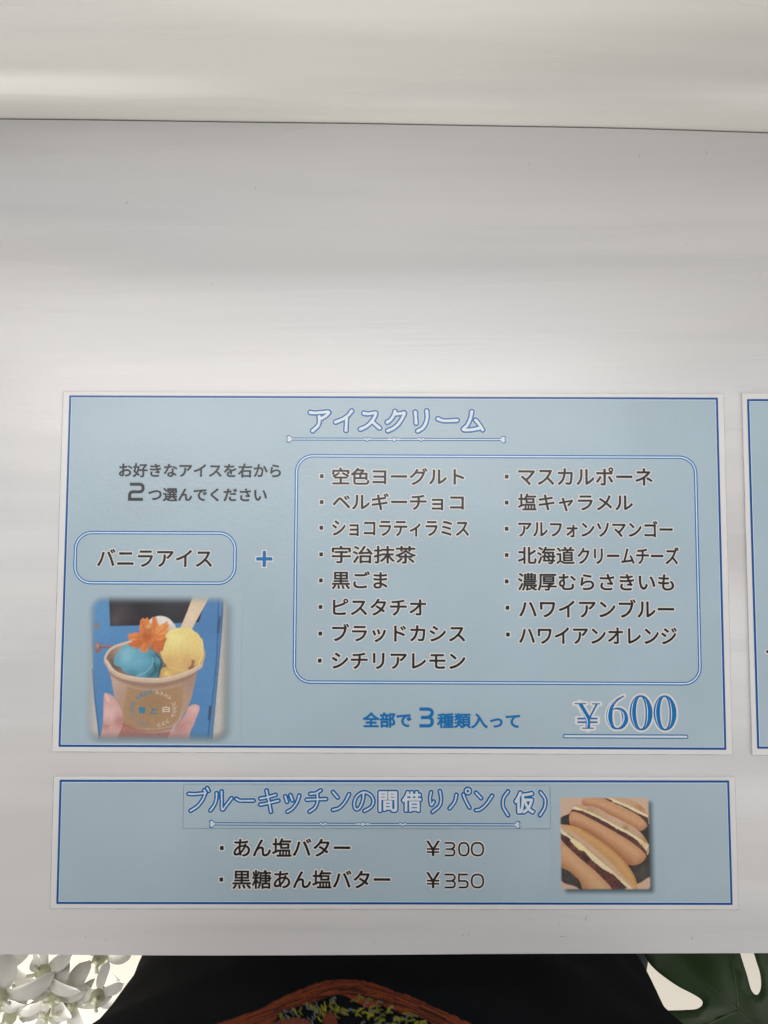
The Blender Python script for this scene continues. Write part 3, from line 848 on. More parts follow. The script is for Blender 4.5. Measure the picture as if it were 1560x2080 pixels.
    feather(p, 122, 88, 1400, 1398, 95, 110, (24, 26), 190, 1.0, (58, 74, 74))
    return p


def paint_buns():
    p = Picture(1560, 1560, 230)
    X, Y = p.X, p.Y
    p.lay(np.ones_like(X), (206, 170, 142))
    p.poly([(90, 520), (250, 365), (420, 300), (1300, 480), (1420, 700), (1430, 1150), (1300, 1260), (1180, 1330), (900, 1420), (460, 1430), (330, 1370), (90, 1220)],
           (62, 55, 52), 12, True, [(1250, 1200, 120, (86, 78, 72)), (280, 1270, 120, (74, 66, 62))], 0.25, 60)
    for i in range(26):
        a = 160 + rng.random() * 220
        b = 1130 + rng.random() * 230
        p.line([(a, b), (a + 14, b + 20)], 5, (98, 88, 84), 10)
    bun, bun_lt, bun_dk = (198, 140, 92), (212, 160, 114), (166, 100, 62)
    red, butter = (96, 56, 52), (230, 208, 160)
    # back bun
    p.poly([(820, 130), (1000, 140), (1100, 165), (1210, 222), (1292, 292), (1340, 372), (1330, 410), (1200, 345), (1050, 265), (880, 190)], (200, 158, 118), 9, True, [(1250, 270, 80, (188, 130, 84))], 0.05, 20)
    p.poly([(690, 130), (860, 175), (1050, 255), (1200, 335), (1345, 420), (1345, 520), (1200, 385), (1050, 300), (860, 215)], red, 9, False, None, 0.4, 22, 30, 30)
    p.poly([(800, 135), (950, 195), (1100, 258), (1345, 385), (1345, 420), (1200, 352), (1040, 270), (850, 190)], butter, 8, False, None, 0.04, 30, 31, 14)
    p.poly([(438, 170), (560, 138), (690, 140), (830, 200), (1000, 282), (1150, 350), (1260, 430), (1325, 512), (1320, 548), (1250, 600), (1180, 580), (1050, 510), (900, 430), (750, 340), (600, 270), (448, 248)],
           bun, 9, True, [([(520, 190), (700, 230), (900, 310), (1150, 430), (1250, 500)], .7, 55, bun_lt), ([(460, 262), (600, 285), (760, 362), (950, 470), (1080, 540), (1190, 598)], .85, 55, bun_dk), ([(1240, 600), (1320, 545)], .6, 40, (180, 118, 74))], 0.04, 60)
    # middle bun
    p.poly([(330, 232), (440, 250), (600, 280), (800, 370), (1000, 470), (1150, 550), (1250, 640), (1312, 730), (1345, 800), (1345, 890), (1320, 935), (1280, 860), (1000, 640), (700, 450), (400, 300), (300, 268)],
           (200, 160, 124), 9, True, [(900, 430, 90, (206, 172, 138)), (1280, 740, 70, (186, 126, 78)), (560, 300, 80, (190, 146, 112)), (1030, 560, 40, (176, 126, 84))], 0.06, 18)
    p.poly([(308, 312), (440, 322), (600, 400), (760, 480), (920, 568), (1060, 640), (1180, 706), (1290, 830), (1318, 945), (1270, 905), (1150, 790), (1000, 690), (800, 575), (560, 445), (420, 370), (318, 345)],
           red, 8, False, [(460, 350, 60, (118, 70, 60)), (1230, 830, 60, (122, 74, 62))], 0.45, 22, 33, 36)
    p.poly([(303, 262), (420, 290), (600, 368), (800, 472), (920, 535), (1060, 610), (1200, 695), (1348, 795), (1310, 872), (1180, 725), (1050, 640), (900, 568), (760, 482), (600, 396), (440, 326), (308, 305)],
           butter, 8, False, [(1270, 790, 60, (216, 186, 130))], 0.05, 30, 34, 14)
    p.poly([(255, 402), (270, 352), (320, 335), (420, 368), (560, 440), (800, 570), (1000, 688), (1150, 790), (1250, 876), (1302, 935), (1292, 985), (1240, 1040), (1150, 1072), (1040, 1062), (950, 980), (750, 800), (600, 680), (450, 600), (280, 530), (255, 460)],
           bun, 9, True, [([(330, 420), (450, 460), (700, 600), (950, 760), (1180, 910)], .75, 65, bun_lt), ([(300, 545), (450, 610), (600, 690), (750, 810), (880, 910), (960, 990), (1050, 1065)], .9, 75, (164, 92, 52)), ([(1050, 1070), (1170, 1075), (1290, 1000)], .6, 45, (176, 112, 70))], 0.04, 60)
    # front bun
    p.poly([(90, 512), (280, 530), (450, 590), (650, 710), (850, 860), (1000, 1010), (1100, 1150), (1160, 1280), (1180, 1440), (1100, 1440), (900, 1230), (650, 1010), (400, 780), (250, 650), (90, 560)],
           (200, 144, 80), 9, True, [([(250, 560), (450, 640), (700, 800), (900, 980), (1060, 1200), (1130, 1380)], .8, 55, (212, 160, 92)), ([(450, 585), (660, 712), (860, 862), (1010, 1012), (1110, 1150), (1180, 1300)], .7, 30, (176, 116, 60))], 0.04, 60)
    p.line([(120, 552), (260, 628), (420, 740), (650, 930), (850, 1120), (990, 1280), (1110, 1420)], 62, (208, 170, 136), 40)
    for i in range(60):
        t = rng.random()
        x_, y_ = 160 + 900 * t, 575 + 760 * t ** 1.15 + rng.uniform(-22, 22)
        p.line([(x_, y_), (x_ + 5, y_ - 16)], 5, (190, 150, 120), 10)
    p.poly([(90, 620), (270, 740), (450, 890), (650, 1050), (850, 1200), (1030, 1440), (830, 1440), (650, 1205), (450, 1045), (280, 885), (90, 720)],
           red, 9, False, [(330, 830, 60, (120, 72, 64)), (560, 1050, 60, (118, 70, 60)), (800, 1250, 70, (112, 66, 56)), (480, 980, 40, (70, 42, 38))], 0.55, 26, 36, 40)
    p.poly([(120, 562), (260, 672), (400, 768), (640, 985), (900, 1195), (1110, 1400), (1110, 1440), (1050, 1395), (850, 1205), (720, 1135), (640, 1070), (560, 1010), (450, 880), (380, 868), (265, 740), (270, 715), (120, 625)],
           butter, 8, False, [(420, 830, 90, (236, 212, 142)), (900, 1220, 100, (222, 186, 140))], 0.04, 40, 37, 14)
    p.poly([(90, 700), (200, 800), (400, 985), (650, 1205), (830, 1440), (470, 1440), (380, 1290), (250, 1165), (90, 1050)],
           (200, 146, 98), 9, True, [([(180, 880), (360, 1060), (560, 1250), (700, 1400)], .8, 70, (214, 164, 114)), ([(90, 1055), (250, 1170), (380, 1295), (470, 1440)], .8, 50, (172, 110, 66))], 0.05, 60)
    feather(p, 132, 142, 1352, 1402, 45, 36, (52, 52), 95, 0.92, (74, 90, 96))
    return p


# ------------------------------------------------------------------ the menu cards
M_CUT = material('cut_paper_edge', (0.40, 0.40, 0.40), 0.6, 0.3, 0.35, 90)
M_CUT2 = material('cut_strip_edge', (0.26, 0.31, 0.34), 0.6, 0.3, 0.25, 90)


def cut_edge(f, x0, y0, x1, y1, t):
    """worn, slightly grey edge of cut card"""
    f.polygon_strip([(x0, y0), (x1, y0), (x1, y1), (x0, y1), (x0, y0)], [(x0 + t, y0 + t), (x1 - t * .6, y0 + t), (x1 - t * .6, y1 - t * .5), (x0 + t, y1 - t * .5), (x0 + t, y0 + t)], f.step())


def card_base(root, w, h, border, thick=1.0):
    bm = bmesh.new()
    bmesh.ops.create_cube(bm, size=1)
    for v in bm.verts:
        v.co = Vector((v.co.x * w, v.co.y * h, 0.0006 + (v.co.z + 0.5) * (thick - 0.6) * 0.001))
    bmesh.ops.bevel(bm, geom=[e for e in bm.edges if e.verts[0].co.z > 0.0005 and e.verts[1].co.z > 0.0005], offset=0.00012, segments=2, affect='EDGES')
    bm_obj('paper', bm, M_CARD, root)
    f = Flat(thick + 0.01)
    cut_edge(f, -w * 500, -h * 500, w * 500, h * 500, 0.32)
    f.build('cut_edge', M_CUT, root)
    x0, y0, x1, y1 = border
    f = Flat(thick + 0.05)
    f.rect(x0 + 0.6, y0 + 0.6, x1 - 0.6, y1 - 0.6)
    f.build('blue_panel', M_PANEL, root)
    f = Flat(thick + 0.09)
    t = 1.3
    f.ring(rounded_rect(x0, y0, x1, y1, 0.5, 3), rounded_rect(x0 + t, y0 + t, x1 - t, y1 - t, 0.05, 3))
    fr = f.build('border_line', M_NAVY, root)
    f = Flat(thick + 0.12)
    f.ring(rounded_rect(x0 + t, y0 + t, x1 - t, y1 - t, 0.05, 3), rounded_rect(x0 + t + 0.35, y0 + t + 0.35, x1 - t - 0.35, y1 - t - 0.35, 0.05, 3))
    f.build('inner_line', M_PALE, fr)


def frame(name, root, box, r, z):
    x0, y0, x1, y1 = box
    f = Flat(z)
    f.ring(rounded_rect(x0, y0, x1, y1, r), rounded_rect(x0 + 2.0, y0 + 2.0, x1 - 2.0, y1 - 2.0, r - 2.0))
    o = f.build(name, M_BLUE, root)
    f = Flat(z + 0.04)
    f.ring(rounded_rect(x0 + .68, y0 + .68, x1 - .68, y1 - .68, r - .68), rounded_rect(x0 + 1.4, y0 + 1.4, x1 - 1.4, y1 - 1.4, r - 1.4))
    f.build('inner_line', M_PALE, o)
    return o


ZT = 1.16


def dark_text(name, text, box, root, halo=0.66, grow=0.22, mat=None, extra=None, zt=ZT):
    o = lettering(name, text, box, grow, zt + 0.10, mat or M_DARK, root)
    if halo:
        lettering('white_halo', text, box, grow + halo, zt, M_HALO, o, spread=grow)
    return o


def add_flat(o, fl):
    """append flat shapes to an existing lettering mesh"""
    bm = bmesh.new()
    bm.from_mesh(o.data)
    vs = [bm.verts.new((a * .001, b * .001, c * .001)) for a, b, c in fl.v]
    for q in fl.f:
        bm.faces.new([vs[i] for i in q])
    bm.to_mesh(o.data)
    bm.free()


def menu_line(text, box, bullet, root, tail=None):
    o = dark_text('menu_line', text, box, root)
    halo = o.children[0]
    if tail:
        t2 = dark_text('line_tail', tail[0], tail[1], o)
        for c in list(t2.children):
            me = c.data
            bm = bmesh.new(); bm.from_mesh(halo.data); bm.from_mesh(me); bm.to_mesh(halo.data); bm.free()
            bpy.data.objects.remove(c)
        bm = bmesh.new(); bm.from_mesh(o.data); bm.from_mesh(t2.data); bm.to_mesh(o.data); bm.free()
        bpy.data.objects.remove(t2)
    b = Flat(ZT + 0.11)
    b.rect(bullet[0] - 1.05, bullet[1] - 1.15, bullet[0] + 1.05, bullet[1] + 1.15)
    add_flat(o, b)
    b = Flat(ZT + 0.01)
    b.fan(rounded_rect(bullet[0] - 1.75, bullet[1] - 1.85, bullet[0] + 1.75, bullet[1] + 1.85, 0.5, 4))
    add_flat(halo, b)
    note(o, 'dark menu line reading ' + text + (tail[0] if tail else ''))
    return o


def heart(cx, cy, s, direction):
    out = []
    for i in range(40):
        t = 2 * math.pi * i / 40
        x = 16 * math.sin(t) ** 3
        y = 13 * math.cos(t) - 5 * math.cos(2 * t) - 2 * math.cos(3 * t) - math.cos(4 * t)
        # tip points along +x * direction
        out.append((cx - direction * (y + 2) * s / 15.0, cy + x * s / 16.0))
    return out


def ellipse(cx, cy, a, b, n=28, rot=0.0):
    return [(cx + a * math.cos(t) * math.cos(rot) - b * math.sin(t) * math.sin(rot), cy + a * math.cos(t) * math.sin(rot) + b * math.sin(t) * math.cos(rot)) for t in np.linspace(0, 2 * math.pi, n, endpoint=False)]


def ornament(pts, root, z):
    """Heading underline: two fine blue rules with a heart at each end and three small knots."""
    dk, lt = Flat(z), Flat(z + 0.06)
    l, k1, mid, k2, r = [np.array(p) for p in pts]
    dk.stroke([tuple(l), tuple(r)], 1.75, caps=False)
    lt.stroke([tuple(l), tuple(r)], 0.60, caps=False)
    for q, d in ((l, 1), (r, -1)):
        dk.fan(heart(q[0], q[1], 2.35, d))
        lt.fan(heart(q[0], q[1], 1.75, d))
    for q in (k1, k2):
        shapes = [(-1.25, .25, 1.15, .95), (1.25, .25, 1.15, .95), (0, -.75, .85, .9)]
        for dx, dy_, a, b in shapes:
            dk.fan(ellipse(q[0] + dx, q[1] + dy_, a, b))
        for dx, dy_, a, b in shapes:
            lt.fan(ellipse(q[0] + dx, q[1] + dy_, a - .42, b - .42))
    shapes = [(-2.7, 0, 2.3, .95), (2.7, 0, 2.3, .95), (0, 0, 1.25, 1.5)]
    for dx, dy_, a, b in shapes:
        dk.fan(ellipse(mid[0] + dx, mid[1] + dy_, a, b))
    for dx, dy_, a, b in shapes:
        lt.fan(ellipse(mid[0] + dx, mid[1] + dy_, a - .42, b - .42))
    o = dk.build('heading_ornament', M_BLUE2, root)
    lt.build('ornament_fill', M_WHITE, o)
    return o


def heading(strokes, w, root, z, blue, halo, kanji=None):
    h, b, c = Flat(z), Flat(z + 0.10), Flat(z + 0.20)
    for s in strokes:
        if len(s) == 5 and s[0] == s[-1]:       # the small ring of a handakuten
            c_ = np.mean(np.array(s[:4]), axis=0)
            r_ = math.hypot(s[0][0] - c_[0], s[0][1] - c_[1])
            for fl_, g_ in ((h, blue + halo), (b, blue), (c, 0)):
                o_, i_ = r_ + w / 2 + g_, max(.05, r_ - w / 2 - g_)
                fl_.ring(ellipse(c_[0], c_[1], o_, o_), ellipse(c_[0], c_[1], i_, i_))
            continue
        s = [list(q) + [w] for q in s]
        if len(s) >= 2:                      # flared ends
            s[0][2] = s[0][2] * 1.14
            s[-1][2] = s[-1][2] * 1.10
            if len(s) > 2:
                s[1][2] *= 0.95
        h.stroke(s, w, grow=blue + halo)
        b.stroke(s, w, grow=blue)
        c.stroke(s, w, grow=0)
    o = b.build('heading', M_BLUE2, root)
    ho = h.build('white_halo', M_HALO, o)
    co = c.build('heading_fill', M_WHITE, o)
    if kanji:
        for ch, bx in kanji.items():
            for tgt, g, dz in ((ho, .34 + blue + halo, 0.0), (o, .34 + blue - .08, .10), (co, .34, .20)):
                t = lettering('stroke', ch, bx, g, z + dz, M_WHITE, None, spread=.34 + blue)
                bm = bmesh.new(); bm.from_mesh(tgt.data); bm.from_mesh(t.data); bm.to_mesh(tgt.data); bm.free()
                bpy.data.objects.remove(t)
    return o


def square_digit(fl, ch, box, w, grow=0.0):
    """Wide squarish sans digit drawn as one pen stroke."""
    x0, y0, x1, y1 = box
    x0, y0, x1, y1 = x0 + w / 2, y0 + w / 2, x1 - w / 2, y1 - w / 2
    ym = (y0 + y1) / 2
    r = (y1 - y0) * 0.22

    def arc(cx, cy, r_, a0, a1, n=8):
        return [(cx + r_ * math.cos(math.radians(a0 + (a1 - a0) * i / n)), cy + r_ * math.sin(math.radians(a0 + (a1 - a0) * i / n))) for i in range(n + 1)]
    if ch == '0':
        n, a, b = 48, (x1 - x0) / 2, (y1 - y0) / 2
        P = []
        for i in range(n + 1):
            t = 2 * math.pi * i / n
            P.append(((x0 + x1) / 2 + a * math.copysign(abs(math.cos(t)) ** .8, math.cos(t)), ym + b * math.copysign(abs(math.sin(t)) ** .8, math.sin(t))))
        fl.stroke(P, w, grow, smooth=False, closed=True)
        return
    if ch == '3':
        fl.stroke([(x0, y1)] + arc(x1 - r, y1 - r, r, 90, -60) + [(x1 - r * 1.2, ym)], w, grow, smooth=False, caps=False)
        fl.stroke([(x0 + (x1 - x0) * .12, ym)] + arc(x1 - r, ym - r, r, 90, 0) + arc(x1 - r, y0 + r, r, 0, -90) + [(x0, y0)], w, grow, smooth=False, caps=False)
    if ch == '5':
        fl.stroke([(x1, y1), (x0, y1)], w, grow, smooth=False, caps=False)
        fl.stroke([(x0, y1 + w / 2), (x0, ym - w / 2)], w, grow, smooth=False, caps=False)
        fl.stroke([(x0 + w / 2, ym)] + arc(x1 - r, ym - r, r, 90, 0) + arc(x1 - r, y0 + r, r, 0, -90) + [(x0, y0)], w, grow, smooth=False, caps=False)
    if ch == '2':
        fl.stroke([(x0, y1)] + arc(x1 - r, y1 - r, r, 90, 0) + arc(x1 - r, ym + r, r, 0, -90) + arc(x0 + r, ym - r, r, 90, 180) + [(x0, y0 + w * .5)], w, grow, smooth=False, caps=False)
        fl.stroke([(x0 - w / 2, y0), (x1, y0)], w, grow, smooth=False, caps=False)


def number(name, digits, w, mat, root, z, halo=0.0, parent_extra=None):
    f = Flat(z + 0.10)
    h = Flat(z)
    for ch, bx in digits:
        square_digit(f, ch, bx, w)
        if halo:
            square_digit(h, ch, bx, w, halo)
    o = f.build(name, mat, root)
    ho = h.build('white_halo', M_HALO, o) if halo else None
    return o, ho


# ---- ice cream menu card
card = thing('menu_card', 'large pale blue menu card headed アイスクリーム with the ice cream cup photo', 'menu card', (0.0041, -0.0051, -0.00056), (0, 0, -0.0039), 'menu cards on the counter')
card_base(card, 0.3995, 0.2143, MISC1['border'])
note(heading(TITLE1, 1.6, card, ZT, 1.06, 0.35), 'outlined heading reading アイスクリーム')
ornament(ORN1, card, ZT)
t = dark_text('instruction_text', 'お好きなアイスを右から', MISC1['お好きなアイスを右から'], card, halo=0, grow=0.2)
note(t, 'small dark line reading お好きなアイスを右から')
t = dark_text('instruction_text', 'つ選んでください', MISC1['つ選んでください'], card, halo=0, grow=0.2)
f = Flat(ZT + 0.1)
square_digit(f, '2', MISC1['2'], 1.75)
add_flat(t, f)
note(t, 'small dark line reading 2つ選んでください')
frame('vanilla_frame', card, MISC1['vanilla_frame'], 10.8, 1.12)
note(dark_text('vanilla_text', 'バニラアイス', MISC1['バニラアイス'], card), 'dark text reading バニラアイス')
x0, y0, x1, y1 = MISC1['plus']
cx_, cy_, w_ = (x0 + x1) / 2, (y0 + y1) / 2, 2.0
f = Flat(ZT + .1)
f.rect(x0 + .6, cy_ - w_ / 2, x1 - .6, cy_ + w_ / 2)
f.rect(cx_ - w_ / 2, y0 + .6, cx_ + w_ / 2, y1 - .6)
plus = f.build('plus_sign', M_BLUE, card)
f = Flat(ZT)
g = .75
f.fan(rounded_rect(x0 + .6 - g, cy_ - w_ / 2 - g, x1 - .6 + g, cy_ + w_ / 2 + g, .6, 4))
f.fan(rounded_rect(cx_ - w_ / 2 - g, y0 + .6 - g, cx_ + w_ / 2 + g, y1 - .6 + g, .6, 4))
f.build('white_halo', M_HALO, plus)
frame('flavour_frame', card, MISC1['list_frame'], 10.8, 1.12)
for text, bx, bl in LINES1:
    menu_line(text, bx, bl, card, ('クリームチーズ', CREAM_CHEESE) if text == '北海道' else None)
t = dark_text('price_note', '全部で', MISC1['全部で'], card, halo=0, grow=0.33, mat=M_BLUE)
t2 = lettering('price_note', '種類入って', MISC1['種類入って'], 0.28, ZT + .1, M_BLUE, None)
bm = bmesh.new(); bm.from_mesh(t.data); bm.from_mesh(t2.data); bm.to_mesh(t.data); bm.free()
bpy.data.objects.remove(t2)
f = Flat(ZT + .1)
square_digit(f, '3', MISC1['3'], 1.9)
add_flat(t, f)
note(t, 'blue line reading 全部で3種類入って')

# big serif price
f, h, inl = Flat(ZT + .12), Flat(ZT), Flat(ZT + .24)
HALO = 1.1
for seg in YEN:
    a, b, w_ = seg
    f.stroke([a, b], w_, caps=False)
    h.stroke([a, b], w_, grow=HALO)
inl.stroke([p + [.55] for p in YENIN], .55)
f.stroke(SIX, 1)
h.stroke(SIX, 1, grow=HALO)
for q in SIXIN:
    inl.stroke(q, 1)
for (c, a, b) in ZERO:
    f.ring(ellipse(c[0], c[1], a, b, 64), ellipse(c[0] - .15, c[1], a * .42, b * .90, 64))
    h.ring(ellipse(c[0], c[1], a + HALO, b + HALO, 64), ellipse(c[0] - .15, c[1], a * .42 - HALO * .75, b * .90 - HALO, 64))
    for sx, k, wd in ((-1, .83, .5), (1, .56, .5)):
        P = []
        for i in range(15):
            t_ = math.radians(-62 + 124 * i / 14)
            ww = wd * max(0.12, math.cos(t_ * 1.35))
            P.append((c[0] + sx * a * k * math.cos(t_) ** .8, c[1] + b * .93 * math.sin(t_), ww))
        inl.stroke(P, 1, smooth=False)
price = f.build('price', M_BLUE, card)
note(price, 'large blue serif price reading ¥600')
h.build('white_halo', M_HALO, price)
inl.build('white_inline', M_PALE, price)
x0, y0, x1, y1 = MISC1['underline']
f = Flat(ZT)
ang = -0.004
f.fan(rounded_rect(x0, y0, x1, y1, .9, 6))
ul = f.build('price_underline', M_BLUE2, card)
f = Flat(ZT + .05)
f.fan(rounded_rect(x0 + .6, y0 + .6, x1 - .6, y1 - .6, .4, 4))
f.build('underline_fill', M_WHITE, ul)

ph = paint_ice_cream().build('product_photo', MISC1['photo'], 1.13, card, M_PHOTO)
note(ph, 'printed picture of ice cream scoops with an orange flower in a paper cup')
bx0, by0, bx1, by1 = MISC1['photo']
M_TEAL = material('emblem_teal', ink(58, 128, 158), 0.33, 0.45)
M_LINEN = material('emblem_linen', ink(220, 204, 188), 0.33, 0.45)


def cup_char(ch, zx0, zy0, zx1, zy1, mat, grow):
    sx, sy = (bx1 - bx0) / 1560, (by1 - by0) / 1465
    lettering('cup_lettering', ch, [bx0 + zx0 * sx, by1 - zy1 * sy, bx0 + zx1 * sx, by1 - zy0 * sy], grow, 1.16, mat, ph)


cup_char('青', 578, 1120, 652, 1188, M_TEAL, .14)
cup_char('と', 700, 1124, 764, 1190, M_TEAL, .10)
cup_char('白', 812, 1112, 880, 1172, M_LINEN, .08)

# ---- bread menu card
card2 = thing('menu_card', 'long narrow pale blue menu card with the filled bread roll photo', 'menu card', (0.0049, -0.1632, -0.00056), (0, 0, -0.0004), 'menu cards on the counter')
card_base(card2, 0.3991, 0.0755, MISC2['border'])
x0, y0, x1, y1 = MISC2['strip']
bm = bmesh.new()
bmesh.ops.create_cube(bm, size=1)
for v in bm.verts:
    v.co = Vector(((x0 + x1) / 2 + v.co.x * (x1 - x0), (y0 + y1) / 2 + v.co.y * (y1 - y0), 1.06 + (v.co.z + .5) * .34)) * .001
bmesh.ops.bevel(bm, geom=[e for e in bm.edges if all(q.co.z > .0013 for q in e.verts)], offset=0.00008, segments=2, affect='EDGES')
strip = bm_obj('title_strip', bm, M_PANEL, card2)
f = Flat(1.415)
cut_edge(f, x0, y0, x1, y1, 0.42)
f.build('cut_edge', M_CUT2, strip)
note(strip, 'pasted pale blue strip under the heading')
note(heading(TITLE2, 0.85, card2, 1.46, 1.05, 0.30, KANJI2), 'outlined heading reading ブルーキッチンの間借りパン(仮)')
ornament(ORN2, card2, 1.46)
for text, bx, bl in LINES2:
    menu_line(text, bx, bl, card2)
for yk, dk, txt in (('yen1', 'd300', '¥300'), ('yen2', 'd350', '¥350')):
    o, ho = number('price', MISC2[dk], 1.05, M_DARK, card2, ZT, .6)
    for tgt, g, dz in ((ho, .05 + .6, 0.0), (o, .05, .1)):
        t = lettering('yen', '¥', MISC2[yk], g, ZT + dz, M_DARK, None, spread=.05)
        bm = bmesh.new(); bm.from_mesh(tgt.data); bm.from_mesh(t.data); bm.to_mesh(tgt.data); bm.free()
        bpy.data.objects.remove(t)
    note(o, 'dark price reading ' + txt)
ph2 = paint_buns().build('product_photo', MISC2['photo'], 1.13, card2, M_PHOTO)
note(ph2, 'printed picture of three soft rolls filled with bean paste and butter')

# ---- third card, cut by the right edge of the view
cx_, cy_, r_, w_, h_ = CARD3
card3 = thing('menu_card', 'pale blue menu card cut off by the right edge of the photo', 'menu card', (cx_, cy_, -0.00056), (0, 0, r_), 'menu cards on the counter')
bl_, br_ = BORDER3
card_base(card3, w_, h_, [bl_[0], br_[1], w_ * 500 - 3.6, bl_[1]], thick=1.4)
x0, y0, x1, y1 = DASH3
f = Flat(1.4 + .26)
f.rect(x0, y0, x1, y1)
d_ = f.build('menu_line', M_DARK, card3)
f = Flat(1.4 + .16)
f.fan(rounded_rect(x0 - .7, y0 - .7, x1 + .7, y1 + .7, .5, 4))
f.build('white_halo', M_HALO, d_)

# ------------------------------------------------------------------ monstera leaf beside the counter edge
M_LEAF = material('leaf_green', (0.011, 0.030, 0.004), 0.55, 0.22, 0.30, 14, 0.1, 60)
M_VEIN = material('vein_green', (0.03, 0.05, 0.014), 0.55, 0.2)
M_STALK = material('stalk_green', (0.07, 0.12, 0.03), 0.5, 0.3)
plant = thing('monstera_plant', 'dark green split monstera leaf below the counter edge, right of the person', 'plant', (0.35, -0.42, -0.9))
outl = [tuple(q) for q in catmull(LEAF, 4, closed=True)]
xs = [q[0] for q in outl]
ys = [q[1] for q in outl]
pts2 = [Vector(q) for q in outl]
n0 = len(pts2)
step = 0.006
P_out = np.array(outl)
gx, gy = np.meshgrid(np.arange(min(xs), max(xs), step), np.arange(min(ys), max(ys), step))
dd = sdf_poly(gx, gy, outl)
for a, b, d in zip(gx.ravel(), gy.ravel(), dd.ravel()):
    if d < -0.0045:
        pts2.append(Vector((a, b)))
res = geometry.delaunay_2d_cdt(pts2, [(i, (i + 1) % n0) for i in range(n0)], [list(range(n0))], 1, 1e-6)


def vein_dist(x, y):
    best = 1.0
    for v in VEINS:
        for a, b in zip(v[:-1], v[1:]):
            ex, ey = b[0] - a[0], b[1] - a[1]
            t = max(0, min(1, ((x - a[0]) * ex + (y - a[1]) * ey) / (ex * ex + ey * ey)))
            best = min(best, math.hypot(x - a[0] - t * ex, y - a[1] - t * ey))
    return best


cxl, cyl = float(np.mean(xs)), float(np.mean(ys))


def leaf_z(x, y):
    v = vein_dist(x, y)
    return -0.2 + 0.9 + 0.005 * (1 - math.exp(-v / 0.014)) + 0.003 * math.sin(x * 55 + 1) * math.cos(y * 48) - 0.35 * ((x - cxl) ** 2 + (y - cyl) ** 2)


lv = [(q.x - 0.35, q.y + 0.42, leaf_z(q.x, q.y)) for q in res[0]]
leaf = mesh_obj('leaf', lv, [tuple(q) for q in res[2]], M_LEAF, plant, smooth=True)
bm = bmesh.new()
bm.from_mesh(leaf.data)
bmesh.ops.recalc_face_normals(bm, faces=bm.faces)
bm.to_mesh(leaf.data)
bm.free()
sm_ = leaf.modifiers.new('thickness', 'SOLIDIFY')
sm_.thickness = 0.0008


def tube(pts, radii, n=8):
    P = np.array(pts, float)
    V, F = [], []
    for i, c in enumerate(P):
        d = Vector(P[min(i + 1, len(P) - 1)] - P[max(i - 1, 0)]).normalized()
        up = Vector((0, 0, 1)) if abs(d.z) < 0.9 else Vector((1, 0, 0))
        a = d.cross(up).normalized()
        b = d.cross(a)
        for k in range(n):
            t = 2 * math.pi * k / n
            q = Vector(c) + (a * math.cos(t) + b * math.sin(t)) * radii[i]
            V.append(tuple(q))
    for i in range(len(P) - 1):
        for k in range(n):
            F.append((i * n + k, i * n + (k + 1) % n, (i + 1) * n + (k + 1) % n, (i + 1) * n + k))
    F.append(tuple(range(n))[::-1])
    F.append(tuple(range((len(P) - 1) * n, len(P) * n)))
    return V, F


for v in VEINS:
    q = catmull(v, 8)
    rad = np.interp(np.linspace(0, 1, len(q)), [0, 1], [0.0004, 0.0012])
    V, F = tube([(a - 0.35, b + 0.42, leaf_z(a, b) + 0.0001) for a, b in q], rad, 6)
    mesh_obj('vein', V, F, M_VEIN, leaf, smooth=True)
base = VEINS[0][-1]
V, F = tube(catmull([(base[0] - .35, base[1] + .42, leaf_z(*base)), (base[0] - .33, base[1] + .30, .60), (.03, .05, .3), (0, 0, 0.15)], 8), np.linspace(.003, .006, 25), 8)
mesh_obj('stalk', V, F, M_STALK, plant, smooth=True)
M_POT = material('pot_white', (0.6, 0.58, 0.54), 0.5, 0.4, 0.05, 20)


def lathe(prof, n=32):
    V, F = [], []
    for r_, z_ in prof:
        for k in range(n):
            t = 2 * math.pi * k / n
            V.append((r_ * math.cos(t), r_ * math.sin(t), z_))
    for i in range(len(prof) - 1):
        for k in range(n):
            F.append((i * n + k, i * n + (k + 1) % n, (i + 1) * n + (k + 1) % n, (i + 1) * n + k))
    F.append(tuple(range(n))[::-1])
    F.append(tuple(range((len(prof) - 1) * n, len(prof) * n)))
    return V, F


V, F = lathe([(.075, 0.0), (.095, .18), (.10, .18), (.10, .2), (.085, .2), (.083, .16)])
mesh_obj('pot', V, F, M_POT, plant, smooth=False)

# ------------------------------------------------------------------ white flowers beside the counter edge
M_PETAL = material('white_petal', (0.86, 0.85, 0.79), 0.55, 0.2, 0.05, 60)
pb = M_PETAL.node_tree.nodes['Principled BSDF']
pb.inputs['Subsurface Weight'].default_value = 0.15
pb.inputs['Subsurface Radius'].default_value = (0.01, 0.01, 0.006)
M_THROAT = material('flower_throat', (0.55, 0.57, 0.38), 0.5, 0.3)
M_STAMEN = material('stamen_cream', (0.78, 0.76, 0.62), 0.5, 0.3)
fl_root = thing('white_orchid', 'cluster of white artificial orchid blossoms below the counter edge at left', 'plant', (-0.38, -0.32, -0.9))


def petal_mesh(length, width, curl, droop, seed):
    r = random.Random(seed)
    nu, nv = 12, 8
    V, F = [], []
    ph_ = r.random() * 6
    for i in range(nu + 1):
        u = i / nu
        w = width * (0.16 + 0.84 * u ** 0.7) * math.sqrt(max(0.0, 1 - u ** 3.2)) * 1.12
        for j in range(nv + 1):
            v = j / nv * 2 - 1
            x = u * length
            y = v * w / 2
            z = droop[0] * u * length - droop[1] * u * u * length + curl * (v * v) * w * 0.5 + 0.03 * length * math.sin(3 * v + ph_) * u
            V.append((x, y, z))
    for i in range(nu):
        for j in range(nv):
            a = i * (nv + 1) + j
            F.append((a, a + nv + 1, a + nv + 2, a + 1))
    return V, F


